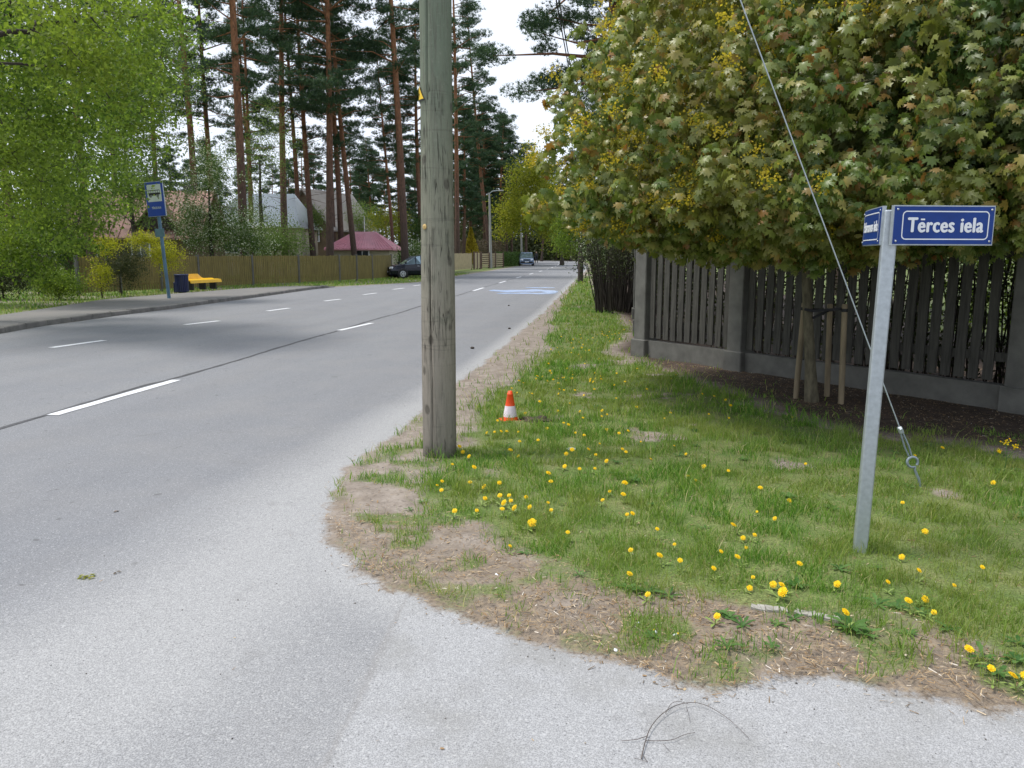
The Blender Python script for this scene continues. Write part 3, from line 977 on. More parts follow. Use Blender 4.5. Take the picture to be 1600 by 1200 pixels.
# black gap inside the crack
# round numbered tag
def on_pole(px, py):
    p = W(px, py, pdep); return p - pb
q = on_pole(665, 355); ang = math.atan2(0, 1)
def pole_surf(px, py, out=0.004):
    """point on the near surface of the pole seen at that pixel, and normal"""
    q = on_pole(px, py)
    c_ = Vector((lean.x * q.z, lean.y * q.z, q.z))
    s_ = (q - c_).dot(RT)
    r_ = 0.1305 * (1 - 0.22 * max(0, q.z) / PH)
    s_ = max(-r_ * 0.99, min(r_ * 0.99, s_))
    dpt = math.sqrt(r_ * r_ - s_ * s_)
    nrm_ = (RT * s_ - FW * dpt).normalized()
    return c_ + nrm_ * (r_ + out), nrm_
p_, n_ = pole_surf(666, 355)
mm = MB()
Mx = Matrix.Translation(p_) @ n_.to_track_quat('Z', 'Y').to_matrix().to_4x4()
mm.lathe([(0.0, -0.006), (0.019, -0.006), (0.021, 0.0), (0.019, 0.003), (0.006, 0.0035), (0.0, 0.0035)], 20, M=Mx)
tg = mm.build('round_tag', simple('tag_wood', (0.55, 0.38, 0.14), 0.6, 0, 0.2, 60), up)
mm = MB(); mm.lathe([(0.0, 0.0038), (0.003, 0.0038), (0.003, 0.007), (0.0, 0.007)], 8, M=Mx); mm.build('nail', M['black'], tg)
# yellow triangle, wrapped round the left flank
p1, n1 = pole_surf(657.5, 147, 0.003)
tang = Vector((0, 0, 1)).cross(n1).normalized()
r_ = 0.115
def wrap(u, v, out):
    z = p1.z + v
    c_ = Vector((lean.x * z, lean.y * z, z))
    a0 = math.atan2(n1.y, n1.x); a = a0 + u / r_
    rr_ = 0.1305 * (1 - 0.22 * z / PH) + out
    return c_ + Vector((math.cos(a) * rr_, math.sin(a) * rr_, 0))
def tri_strip(sc, out, mat, nm, par):
    vs = []; N = 12
    for i in range(N + 1):
        v = -0.5 + i / N
        hw = (0.5 - v) * 0.58
        for j in range(9):
            u = -hw + 2 * hw * j / 8
            vs.append(wrap(u * sc, (v - 0.06 * 0) * sc, out))
    fs = [(i * 9 + j, i * 9 + j + 1, (i + 1) * 9 + j + 1, (i + 1) * 9 + j) for i in range(N) for j in range(8)]
    mm = MB(); mm.add(vs, fs); return mm.build(nm, mat, par)
ws = tri_strip(0.118, 0.004, M['black'], 'warning_sign', up)
y_ = tri_strip(0.098, 0.006, M['yellowplate'], 'yellow_face', ws)
mm = MB()
bolt = [(0.006, 0.022), (-0.012, -0.006), (-0.001, -0.006), (-0.004, -0.03), (0.012, 0.0), (0.002, 0.0)]
mm.add([wrap(a, b - 0.01, 0.0075) for a, b in bolt], [tuple(range(6))]); mm.build('lightning_bolt', M['black'], ws)
# insulator hardware at top
mm = MB(); mm.quadbox(Vector((lean.x * 8.2 - .5, lean.y * 8.2 - 0.14, 8.2)), Vector((lean.x * 8.2 + .5, lean.y * 8.2 - .14, 8.2)), 0.08, 0.08); mm.build('crossarm', M['galv_dark'], up)

# second pole of the line, far
p2b = Vector((-1.38, 42.5, 0))
up2 = empty('utility_pole', p2b, 0, 'dark wooden utility pole stub far down the right verge, half hidden by the flowering shrub', 'utility pole')
mm = MB(); mm.tube([(0, 0, -0.1), (0.02, 0, 4), (0.05, 0, 8.3)], [0.15, 0.13, 0.11], 14); mm.build('shaft', M['bark_dark'], up2)
mm = MB(); mm.quadbox(Vector((-.5, 0, 8.1)), Vector((.5, 0, 8.1)), 0.08, 0.08); mm.build('crossarm', M['galv_dark'], up2)

# overhead cables
for k, (dx, dz) in enumerate(((-0.02, 0), (0.05, -0.03))):
    mm = MB(); pts = []
    a = Vector((pb.x + lean.x * 8.1 + dx, pb.y - 0.1, 8.0 + dz)); b = Vector((p2b.x + dx, p2b.y, 7.95 + dz))
    for i in range(25):
        u = i / 24; p = a.lerp(b, u); p.z -= 0.9 * 4 * u * (1 - u) * 0.5; pts.append(p)
    mm.tube(pts, 0.016, 6)
    o = mm.build('overhead_cable', M['rubber'])
    tag(o, ('upper' if k == 0 else 'lower') + ' black overhead cable strung along the road below the pine branches', 'cable', 'overhead cables')

# guy wire
anc = G(1441, 763)
ptp = pb + Vector((lean.x * 8.3, lean.y * 8.3, 8.3))
gd = (ptp - anc).normalized()
gw = empty('guy_wire', anc, 0, 'taut steel guy wire running down to an eye anchor behind the street sign', 'guy wire')
L0 = (ptp - anc).length
def at_px_y(py):
    # parameter along wire for image row
    lo, hi = 0.0, L0
    for _ in range(60):
        mid_ = (lo + hi) / 2; p = anc + gd * mid_ - cam.location; c_ = _M.transposed() @ p
        yy_ = 600 - F * c_.y / (-c_.z)
        if yy_ > py: lo = mid_
        else: hi = mid_
    return lo
s1 = at_px_y(740); s2 = at_px_y(722); s3 = at_px_y(672)
mm = MB(); mm.tube([gd * s3, gd * (L0 - 0.05)], 0.0045, 8); mm.build('wire', M['galv'], gw)
sx = gd.cross(FW).normalized(); sy = FW
mm = MB(); pts = []
rng = 0.036
cen_ = gd * (s2 + 0.0)
pts = [Vector((0, 0, -0.06)), gd * (s2 * 0.35), gd * (s2 - 0.055) + sx * 0.004]
for k in range(15):
    a = -PI * 0.42 + 2 * PI * 0.93 * k / 14
    pts.append(cen_ + (gd * -math.cos(a + PI * 0.42 - 0.15) + sx * math.sin(a + PI * 0.42 - 0.15)) * rng)
mm.tube(pts, 0.0095, 8); mm.build('eye_anchor', M['galv_dark'], gw)
mm = MB()
for sg in (-1, 1):
    mm.tube([cen_ + gd * 0.03 + sx * sg * 0.008, gd * (s2 + (s3 - s2) * .5) + sx * sg * 0.014, gd * s3 + sx * sg * 0.006], 0.0065, 8)
mm.build('thimble_loop', M['galv_dark'], gw)
mm = MB(); Mx = Matrix.Translation(gd * s3) @ gd.to_track_quat('Z', 'Y').to_matrix().to_4x4()
mm.box((0, 0, 0), (0.036, 0.03, 0.05), Mx, 0.006); mm.box((0.012, 0.0, 0.012), (0.05, 0.02, 0.012), Mx, 0.003); mm.box((-0.012, 0.0, -0.012), (0.045, 0.02, 0.012), Mx, 0.003)
mm.build('wire_clamp', M['galv'], gw)

# ------------------------------------------------------------------ STREET NAME SIGN
def text_mesh(txt, size, mat, parent, name, M4, offset=0.0, sx=1.0, extrude=0.0006, space=1.0):
    cu = bpy.data.curves.new('lettering', 'FONT')
    cu.body = txt; cu.size = size; cu.align_x = 'CENTER'; cu.align_y = 'CENTER'; cu.offset = offset; cu.extrude = extrude; cu.space_character = space
    ob = bpy.data.objects.new('tmp', cu); COL.objects.link(ob)
    dg = bpy.context.evaluated_depsgraph_get()
    me = bpy.data.meshes.new_from_object(ob.evaluated_get(dg))
    bpy.data.objects.remove(ob)
    me.name = name
    me.transform(M4 @ Matrix.Diagonal((sx, 1, 1, 1)))
    me.materials.clear()
    return link_mesh(name, me, mat, parent)

sb = G(1343, 866)
sdep = (sb - cam.location).dot(FW)
st = W(1393.5, 322, sdep)
sn = empty('street_name_sign', sb, 0, 'leaning square galvanised post with blue Tērces iela street name plate', 'street sign')
axis_ = (st - sb); PL = axis_.length; az = axis_.normalized()
ax = (RT - az * RT.dot(az)).normalized(); ay = az.cross(ax)
# rotate post slightly so the left face shows
rotp = Matrix.Rotation(R(-16), 3, az)
bx_, by_ = rotp @ ax, rotp @ ay
def fr4(o, x, y, z):
    m_ = Matrix.Identity(4)
    for i in range(3): m_[i][0] = x[i]; m_[i][1] = y[i]; m_[i][2] = z[i]; m_[i][3] = o[i]
    return m_
Mp = fr4(Vector((0, 0, 0)), bx_, by_, az)
mm = MB(); mm.box((0, 0, (PL) / 2 - 0.06), (0.066, 0.066, PL + 0.08), Mp, 0.006); mm.build('post', M['galv'], sn)
# main plate: local frame x right, y up, z towards viewer
def plate(org, X, Y, w, h, txt, bend=0.0, tsize=0.09, tsx=1.0):
    Z = X.cross(Y).normalized()
    Mt = fr4(org, X, Y, Z)
    def B(x, y, z):
        # bend: plate curves back away with distance from the post
        u = max(0, x) if bend > 0 else max(0, -x)
        return (x, y, z - abs(bend) * u * u / 0.5)
    root_ = None
    def grid(x0, x1, y0, y1, z, nxg=16, nyg=2, th=0.0):
        m1 = MB(); vs = []
        for j in range(nyg + 1):
            for i in range(nxg + 1):
                vs.append(B(x0 + (x1 - x0) * i / nxg, y0 + (y1 - y0) * j / nyg, z))
        fs = [(j * (nxg + 1) + i, j * (nxg + 1) + i + 1, (j + 1) * (nxg + 1) + i + 1, (j + 1) * (nxg + 1) + i) for j in range(nyg) for i in range(nxg)]
        if th > 0:
            b_ = len(vs)
            vs += [(p[0], p[1], p[2] - th) for p in vs]
            fs += [tuple(b_ + k for k in reversed(f)) for f in fs]
            ring = [i for i in range(nxg + 1)] + [j * (nxg + 1) + nxg for j in range(1, nyg + 1)] + [nyg * (nxg + 1) + i for i in range(nxg - 1, -1, -1)] + [j * (nxg + 1) for j in range(nyg - 1, 0, -1)]
            for a, b in zip(ring, ring[1:] + ring[:1]): fs.append((b, a, a + b_, b + b_))
        m1.add(vs, fs, False, Mt)
        return m1
    tray = grid(-w / 2 - .006, w / 2 + .006, -h / 2 - .006, h / 2 + .006, -0.004, th=0.02)
    pl = tray.build('name_plate', M['galv'], sn)
    grid(-w / 2, w / 2, -h / 2, h / 2, -0.0005, th=0.0035).build('blue_face', M['blue'], pl)
    # white rounded border
    bw, bh, rad, tk = w * 0.875, h * 0.77, 0.022, 0.0055
    cxo = 0.008
    ring = []
    for (sx_, sy_, a0) in ((1, 1, 0), (-1, 1, 90), (-1, -1, 180), (1, -1, 270)):
        for k in range(7):
            a = R(a0 + 90 * k / 6)
            ring.append((sx_ * (bw / 2 - rad) + math.cos(a) * rad, sy_ * (bh / 2 - rad) + math.sin(a) * rad, math.cos(a), math.sin(a)))
    dense = []
    for q0, q1 in zip(ring, ring[1:] + ring[:1]):
        L_ = math.hypot(q1[0] - q0[0], q1[1] - q0[1]); ns = max(1, int(L_ / 0.02))
        for k in range(ns):
            dense.append([q0[i] + (q1[i] - q0[i]) * k / ns for i in range(4)])
    vs = []
    for x, y, nx_, ny_ in dense:
        l_ = math.hypot(nx_, ny_) or 1
        vs += [B(x + cxo, y, 0.0006), B(x + cxo - nx_ / l_ * tk, y - ny_ / l_ * tk, 0.0006)]
    N = len(dense)
    m2 = MB(); m2.add(vs, [(2 * i, (2 * i + 2) % (2 * N), (2 * i + 3) % (2 * N), 2 * i + 1) for i in range(N)], False, Mt)
    m2.build('white_border', M['white'], pl)
    for (rx, ry) in ((-w / 2 + .014, h / 2 - .014), (w / 2 - .014, h / 2 - .014), (-w / 2 + .014, -h / 2 + .014), (w / 2 - .014, -h / 2 + .014)):
        m3 = MB(); m3.lathe([(0.0055, 0.0), (0.005, 0.0025), (0.0, 0.0035)], 12, B(rx, ry, 0.0004), Mt); m3.build('rivet', M['rim'], pl)
    bmj = bmesh.new()
    macron = 'ē' in txt; txt = txt.replace('ē', 'e')
    for kk, (ox, oy) in enumerate(((0, 0), (0.0018, 0.0006), (-0.0018, -0.0006), (0.0034, 0), (-0.0034, 0), (0.0008, 0.0020), (-0.0008, -0.0020))):
        tm = text_mesh(txt, tsize, M['white'], pl, 'lettering', Matrix.Translation((cxo + ox * tsize / 0.093, -0.002 + oy, 0.0012 + kk * 0.00009)), 0.0, tsx, 0.0006, 1.09)
        bmj.from_mesh(tm.data); bpy.data.objects.remove(tm)
    for v in bmj.verts:
        b = B(v.co.x, v.co.y, v.co.z); v.co = Mt @ Vector(b)
    if macron:
        w1 = text_mesh(txt[0], tsize, M['white'], None, 'tmp', Matrix.Identity(4), 0.0, tsx, 0, 1.09); w2 = text_mesh(txt[:2], tsize, M['white'], None, 'tmp', Matrix.Identity(4), 0.0, tsx, 0, 1.09); w3 = text_mesh(txt, tsize, M['white'], None, 'tmp', Matrix.Identity(4), 0.0, tsx, 0, 1.09)
        wd = [max(v.co.x for v in o_.data.vertices) - min(v.co.x for v in o_.data.vertices) for o_ in (w1, w2, w3)]
        for o_ in (w1, w2, w3): bpy.data.objects.remove(o_)
        x0_ = cxo - wd[2] / 2; xa = x0_ + wd[0] + 0.003; xb = x0_ + wd[1]
        mbx = MB(); mbx.box(((xa + xb) / 2 + 0.006, 0.0285, 0.0014), ((xb - xa) * 0.56, 0.0075, 0.0012), Mt)
        mo = mbx.build('tmp', M['white']); bmj.from_mesh(mo.data); bpy.data.objects.remove(mo)
    tme = bpy.data.meshes.new('lettering'); bmj.to_mesh(tme); bmj.free(); link_mesh('lettering', tme, M['white'], pl)
    return pl
plh = 0.182; plw = 0.512
org1 = az * (PL - plh / 2 - 0.002) + ax * (plw / 2 - 0.014) - FW * 0.052
X1 = (ax + az * 0.012).normalized(); 
X1 = (Matrix.Rotation(R(4), 3, az) @ X1).normalized()
plate(org1, X1, (az - X1 * az.dot(X1)).normalized(), plw, plh, 'Tērces iela', 0.0, 0.100, 0.80)
# side plate goes away from the camera, its outer end curled
vdir = Vector((sb.x, sb.y, 0)).normalized(); vleft = Vector((-vdir.y, vdir.x, 0))
Xs = (vdir * 0.95 + vleft * 0.185).normalized()   # away
Xs = (Xs - az * Xs.dot(az) * 0.6).normalized()
Xp = -Xs   # text runs from the far end to the post
Ys = (az - Xp * az.dot(Xp)).normalized()
org2 = az * (PL - plh / 2 - 0.004) + Xs * (plw / 2 + 0.0) + vleft * 0.047
plate(org2, Xp, Ys, plw, plh, 'Palsmanes iela', -0.10, 0.075, 0.86)

# ------------------------------------------------------------------ TRAFFIC CONE
cb = G(797, 659)
cn = empty('traffic_cone', cb, R(20), 'small orange and white traffic cone standing in the grass behind the wooden pole', 'traffic cone')
mm = MB()
sqr = [(-0.09, -0.09), (0.09, -0.09), (0.09, 0.09), (-0.09, 0.09)]
mm.box((0, 0, 0.012), (0.19, 0.19, 0.024), None, 0.006); mm.build('base', M['orange'], cn)
def cone_r(z): return 0.072 - (0.072 - 0.021) * (z - 0.024) / (0.30 - 0.024)
mm = MB(); mm.lathe([(cone_r(0.024) + .004, 0.024), (cone_r(0.04), 0.045), (cone_r(0.055), 0.055)], 32); mm.build('lower_band', M['orange'], cn)
mm = MB(); mm.lathe([(cone_r(0.055) + .001, 0.055), (cone_r(0.16) + .001, 0.16)], 32); mm.build('white_band', M['conewhite'], cn)
mm = MB(); mm.lathe([(cone_r(0.16), 0.16), (cone_r(0.265), 0.265), (cone_r(0.27) + 0.003, 0.268), (cone_r(0.275) + .003, 0.276), (cone_r(0.285), 0.279), (0.02, 0.3), (0.014, 0.301), (0.013, 0.28)], 32); mm.build('top_band', M['orange'], cn)

# ------------------------------------------------------------------ RIGHT FENCE
def gp(px, py): return G(px, py)
C0 = gp(1006, 557); C1 = gp(1156, 579); C2 = gp(1592, 646)
dirA = (C2 - C0).normalized()
C1 = C0 + dirA * (C1 - C0).dot(dirA)
C3 = C2 + dirA * 3.5; C4 = C3 + dirA * 3.5
dB = Vector((0.025, 1, 0)).normalized()
farp = [C0 + dB * 3.5 * k for k in range(1, 12)]
FH = 1.9
def pillar(p, d, root):
    rz = math.atan2(d.y, d.x); Mx = Matrix.Translation(p) @ Matrix.Rotation(rz, 4, 'Z')
    mm = MB(); mm.box((0, 0, FH / 2 + 0.12), (0.24, 0.24, FH - 0.24), Mx, 0.012); pl_ = mm.build('pillar', M['concrete'], root)
    mm = MB(); mm.box((0, 0, 0.13), (0.30, 0.30, 0.30), Mx, 0.012); mm.build('pillar_foot', M['concrete'], pl_)
    mm = MB(); mm.box((0, 0, FH + 0.03), (0.31, 0.31, 0.06), Mx, 0.01); mm.box((0, 0, FH + 0.08), (0.22, 0.22, 0.04), Mx, 0.01); mm.build('pillar_cap', M['concrete'], pl_)
def bay(a, b, root, rr, coarse=False, side=1):
    d = (b - a).normalized(); n_ = Vector((d.y, -d.x, 0)) * side
    a2 = a + d * 0.15; b2 = b - d * 0.15; L_ = (b2 - a2).length
    mm = MB(); mm.quadbox(a2 + Vector((0, 0, 0.12)), b2 + Vector((0, 0, 0.12)), 0.13, 0.30); mm.build('plinth', M['concrete'], root)
    for z in (0.55, 1.6):
        mm = MB(); mm.quadbox(a2 + Vector((0, 0, z)), b2 + Vector((0, 0, z)), 0.045, 0.09); mm.build('rail', M['graywood'], root)
    mm = MB(); k = 0; x = 0.05
    while x < L_ - 0.04:
        p = a2 + d * x + n_ * 0.036
        lx = rr.uniform(-0.006, 0.006); tz = rr.uniform(-0.015, 0.015)
        w_ = 0.097 + rr.uniform(-0.004, 0.004)
        top_ = FH - 0.06 + tz
        mm.quadbox(p + Vector((0, 0, 0.30 + rr.uniform(0, 0.015))), p + d * lx + Vector((0, 0, top_)), w_, 0.022, n_)
        x += 0.143
    mm.build('picket_panel', M['graywood'], root)
fr = empty('picket_fence', C0, 0, 'tall weathered grey picket fence with concrete pillars and plinth under the maple', 'fence')
fr.location = (0, 0, 0)
rr = random.Random(3)
pts_ = [C0, C1, C2, C3, C4]
for i, p in enumerate(pts_): pillar(p, dirA, fr)
for a, b in zip(pts_[:-1], pts_[1:]): bay(a, b, fr, rr)
pf = [C0] + farp
for p in farp: pillar(p, dB, fr)
for a, b in zip(pf[:-1], pf[1:]): bay(a, b, fr, rr, side=-1)

# ------------------------------------------------------------------ STAKED MAPLE and its neighbours
def maple_clusters(pos, nl, size, rs, spread=0.09):
    """each cluster: nl leaves hanging from a shoot tip like an umbrella"""
    n = len(pos)
    P = np.repeat(pos, nl, 0)
    a = rs.rand(n * nl) * 2 * PI
    tilt = rs.uniform(0.1, 1.0, n * nl)
    d = np.stack([np.cos(a) * (0.25 + 0.6 * tilt), np.sin(a) * (0.25 + 0.6 * tilt), -1.15 + 0.8 * tilt * rs.rand(n * nl)], -1)
    out = np.stack([np.cos(a), np.sin(a), np.zeros_like(a)], -1)
    P = P + out * spread * rs.uniform(0.1, 1, n * nl)[:, None] + np.stack([np.zeros_like(a)] * 2 + [rs.normal(0, 0.05, n * nl)], -1)
    upv = out * 1.0 + np.array([0, 0, 1.0]) + rs.normal(0, 0.25, (n * nl, 3))
    sc = size * np.repeat(rs.uniform(0.7, 1.25, n), nl) * rs.uniform(0.7, 1.1, n * nl)
    return scatter(T_MAPLE, P, frames(d, upv), sc)


def dome_pts(n, c, rx, ry, ru, rd, rs, shell=0.55):
    d = rs.normal(size=(n, 3)); d /= np.linalg.norm(d, axis=1, keepdims=True)
    rad = (shell + (1 - shell) * rs.rand(n))
    p = d * rad[:, None]
    z = np.where(p[:, 2] > 0, p[:, 2] * ru, p[:, 2] * rd)
    q = np.stack([p[:, 0] * rx, p[:, 1] * ry, z], -1)
    nn = vnoise(q[:, 0] * 1.0 + q[:, 2], q[:, 1] + 3 + q[:, 2] * 0.6, 0.7, 4)
    return np.array(c) + q * (1 + 0.22 * nn[:, None])


def maple(label, base, trunk_r, top, dome, nclus, nl, size, mat, seed, limbs=160, blossoms=0, blos_sel=None, shell=0.5, bark=None, group='maples along the fence', cut=None, cutz=None):
    rs = np.random.RandomState(seed); rr = random.Random(seed)
    base = Vector(base)
    root = empty('maple_tree', base, 0, label, 'tree', group)
    c, rx, ry, ru, rd = dome
    pos = dome_pts(nclus, Vector(c) - base, rx, ry, ru, rd, rs, shell)
    if cut is not None: pos = pos[cut(pos + np.array(base))]
    mb_ = MB()
    sub = pos[rs.permutation(len(pos))[:limbs]]
    limb_mesh(mb_, (0, 0, -0.05), Vector(top) - base, [tuple(q) for q in sub], trunk_r, trunk_r * 0.3, 14, rr, 0.0035, 0.22)
    mb_.build('trunk', bark or M['bark_young'], root)
    V, Fc = maple_clusters(pos, nl, size, rs)
    np_mesh('crown', V, Fc, mat, root)
    if blossoms:
        cc_ = np.array(Vector(c) - base); bsel = np.linalg.norm((pos - cc_) / np.array([rx, ry, (ru + rd) / 2 * 1.1]), axis=1) > 0.55
        pos_b = cc_ + (pos[bsel] - cc_) * 1.05
        bp = pos_b[blos_sel(pos_b + np.array(base), rs)][:blossoms] + np.array([0, 0, 0.06])
        k = 75
        P = np.repeat(bp, k, 0) + rs.normal(0, 1, (len(bp) * k, 3)) * np.array([0.048, 0.048, 0.042])
        V, Fc = scatter(T_QUAD, P, frames(rs.normal(size=P.shape)), rs.uniform(0.012, 0.021, len(P)))
        np_mesh('blossom', V, Fc, M['blossom'], root)
    return root

tb = G(1269, 629)
tdep = (tb - cam.location).dot(FW)
ttop = W(1262, -40, tdep)
dc = W(1262, 300, tdep)
maple('young maple with yellow blossom tied to three stakes, its wide crown over the fence', tb, 0.062, ttop, ((dc.x, dc.y, dc.z), 2.85, 2.5, 2.75, 0.72), 5200, 9, 0.076, M['maple'], 5,
      limbs=420, blossoms=330, blos_sel=lambda q, rs: (rs.rand(len(q)) < np.clip(0.10 + 0.55 * ((-(q - np.array(tb)) @ np.array(RT)) / 2.2) + 0.2 * (q[:, 2] - 3.2), 0.03, 0.8)))
nb = W(1850, 600, 7.4); nb.z = 0
ncn = W(1790, 255, 7.2)
maple('green large-leaved maple reaching in beside the street name sign from the right', nb, 0.12, (nb.x, nb.y, 5.2), ((ncn.x, ncn.y, 2.75), 2.7, 2.3, 3.0, 0.75), 3600, 9, 0.10, M['maple_green'], 8, limbs=260, blossoms=14, blos_sel=lambda q, rs: rs.rand(len(q)) < 0.05)
# behind the fence
bbk = W(1420, 600, 13.5); bbk.z = 0
bc = W(1400, 190, 13.5)
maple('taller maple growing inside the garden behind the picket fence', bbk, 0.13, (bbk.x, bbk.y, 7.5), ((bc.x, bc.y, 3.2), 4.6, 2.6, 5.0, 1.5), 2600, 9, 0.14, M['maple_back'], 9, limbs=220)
b2 = W(1090, 600, 15.5); b2.z = 0
bc2 = W(1080, 200, 15.5)
maple('reddish leaved maple behind the corner of the picket fence', b2, 0.11, (b2.x, b2.y, 6.5), ((bc2.x, bc2.y, 2.9), 2.3, 2.3, 4.0, 1.2), 1300, 9, 0.13, M['maple'], 10, limbs=160)

# stakes and tie
for i, (bpx, tpx) in enumerate((((1243, 624), (1257, 473)), ((1292, 621), (1297, 475)), ((1314, 633), (1320, 475)))):
    a = G(*bpx); dpt = (a - cam.location).dot(FW); b = W(tpx[0], tpx[1], dpt)
    st_ = empty('tree_stake', a, 0, ('leaning peeled wooden stake left of the young maple trunk', 'middle wooden stake just right of the young maple trunk', 'rightmost wooden stake beside the young maple')[i], 'stake', 'stakes round the young maple')
    mm = MB(); v_ = b - a
    mm.tube([Vector((0, 0, -0.05)), v_ * 0.3, v_ * 0.7, v_ * 0.99, v_], [0.031, 0.032, 0.030, 0.030, 0.026], 12); mm.build('shaft', M['stake'], st_)
    mm = MB(); mm.tube([v_ * 0.935 - Vector((0, 0, .012)), v_ * 0.935 + Vector((0, 0, 0.022))], 0.033, 12); mm.build('tie_band', M['rubber'], st_)
tie = MB()
q0 = W(1257, 483, tdep - 0.1); q1 = W(1270, 486, tdep - 0.09); q2 = W(1297, 484, tdep + 0.02); q3 = W(1320, 482, tdep - 0.12); q4 = W(1270, 497, tdep - .075)
tie.quadbox(q0, q1, 0.006, 0.028); tie.quadbox(q1, q3, 0.006, 0.028); tie.quadbox(q4, q2, 0.006, 0.025)
tie.tube([W(1270, 484, tdep) + Vector((math.cos(a_) * 0.068, math.sin(a_) * 0.068, 0)) for a_ in [k * PI / 8 for k in range(17)]], 0.014, 6)
o = tie.build('tree_tie', M['rubber']); tag(o, 'black strap tying the young maple trunk to its stakes', 'strap')

# ------------------------------------------------------------------ hedge and garden behind the right fence
def box_foliage(name, a, b, thick, h, n, size, mat, z0=0.0, seed=1, parent=None, tmpl=T_LEAF):
    rs = np.random.RandomState(seed)
    a = np.array(a); b = np.array(b); d = b - a; L_ = np.linalg.norm(d); d = d / L_; nn = np.array([-d[1], d[0], 0])
    u = rs.rand(n) * L_
    w_ = (rs.beta(0.6, 0.6, n) - 0.5) * thick
    z = z0 + rs.rand(n) ** 0.9 * h * (1 + 0.12 * vnoise(u, u * 0, 0.8, seed))
    P = a + d * u[:, None] + nn * w_[:, None]; P[:, 2] = z
    P += rs.normal(0, 0.05, P.shape)
    V, Fc = scatter(tmpl, P, frames(rs.normal(size=P.shape)), size * rs.uniform(0.6, 1.3, n))
    return np_mesh(name, V, Fc, mat, parent)
nrmA = Vector((-dirA.y, dirA.x, 0))
if nrmA.y < 0: nrmA = -nrmA
def hedge(label, a, b, thick, h, n, size, mat, seed, stems=60, z0=0.15, name='hedge', cat_='hedge', group=None):
    a = Vector(a); b = Vector(b)
    root = empty(name, a, 0, label, cat_, group)
    box_foliage('foliage', (0, 0, 0), b - a, thick, h, n, size, mat, z0, seed, root)
    rr = random.Random(seed); mm = MB()
    d = (b - a)
    for i in range(stems):
        p = d * rr.random() + Vector((rr.uniform(-.3, .3) * thick, rr.uniform(-.3, .3) * thick, -0.03))
        q = p + Vector((rr.uniform(-.3, .3), rr.uniform(-.3, .3), h * rr.uniform(0.6, 0.95)))
        m_ = p.lerp(q, 0.5) + Vector((rr.uniform(-.1, .1), rr.uniform(-.1, .1), 0))
        mm.tube([p, m_, q], [0.012, 0.009, 0.004], 5, cap=False)
    mm.build('stems', M['bark_dark'], root)
    return root
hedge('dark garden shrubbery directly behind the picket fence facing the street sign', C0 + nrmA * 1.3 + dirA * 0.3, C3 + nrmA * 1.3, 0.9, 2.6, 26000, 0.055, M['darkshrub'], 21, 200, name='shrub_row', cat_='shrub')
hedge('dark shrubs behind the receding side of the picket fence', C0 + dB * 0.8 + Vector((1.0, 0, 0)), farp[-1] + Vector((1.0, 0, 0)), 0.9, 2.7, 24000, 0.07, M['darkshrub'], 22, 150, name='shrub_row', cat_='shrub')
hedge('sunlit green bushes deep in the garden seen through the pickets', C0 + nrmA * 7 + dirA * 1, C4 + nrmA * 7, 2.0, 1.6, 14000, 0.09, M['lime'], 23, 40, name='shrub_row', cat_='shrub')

# ------------------------------------------------------------------ flowering shrubs on the right verge
def stem_shrub(label, base, spread, H, nst, fol, n, size, seed, name='flowering_shrub', group='shrubs beside the receding fence', flower=0):
    rr = random.Random(seed); rs = np.random.RandomState(seed)
    root = empty(name, base, 0, label, 'shrub', group)
    mm = MB(); tips = []
    for i in range(nst):
        a = rr.uniform(0, 2 * PI); r_ = rr.random() ** 0.6
        p = Vector((math.cos(a) * spread[0] * r_ * 0.55, math.sin(a) * spread[1] * r_ * 0.6, -0.03))
        h_ = H * rr.uniform(0.6, 1)
        q = Vector((p.x * 1.9 + rr.uniform(-.35, .25), p.y * 1.6 + rr.uniform(-.3, .3), h_))
        m_ = p.lerp(q, 0.5) + Vector((-p.x * 0.12, rr.uniform(-.1, .1), 0))
        mm.tube([p, p.lerp(m_, 0.5), m_, q], [0.02, 0.017, 0.012, 0.005], 5, cap=False)
        for _ in range(4):
            tips.append(tuple(m_.lerp(q, rr.uniform(0.2, 1.1)) + Vector((rr.uniform(-.3, .3), rr.uniform(-.3, .3), rr.uniform(-.2, .3)))))
    mm.build('stems', M['bark_dark'], root)
    per = max(1, n // len(tips))
    V, Fc = leaves_around(tips, per, (0.22, 0.22, 0.2), size, T_LEAF, rs)
    np_mesh('foliage', V, Fc, fol, root)
    if flower:
        tp = np.array(tips)[rs.randint(0, len(tips), flower)] + rs.normal(0, 0.2, (flower, 3))
        P = np.repeat(tp, 14, 0) + rs.normal(0, 0.035, (flower * 14, 3))
        V, Fc = scatter(T_QUAD, P, frames(rs.normal(size=P.shape)), rs.uniform(0.02, 0.035, len(P)))
        np_mesh('blossom', V, Fc, M['whiteflower'], root)
    return root
stem_shrub('dark multi-stemmed shrub beside the far fence pillars under the maple', G(958, 487), (0.95, 1.8), 2.7, 110, M['darkshrub'], 7000, 0.06, 31, 'multi_stem_shrub')
stem_shrub('white flowering shrub leaning over the verge before the far utility pole', G(940, 462) + Vector((0.3, 0, 0)), (0.8, 2.6), 2.9, 90, M['cherry'], 9000, 0.07, 32, flower=260)
stem_shrub('farther green shrub at the right road edge past the utility pole', Vector((-0.2, 52, 0)), (1.0, 5), 3.6, 80, M['sparse'], 9000, 0.12, 33, flower=160)

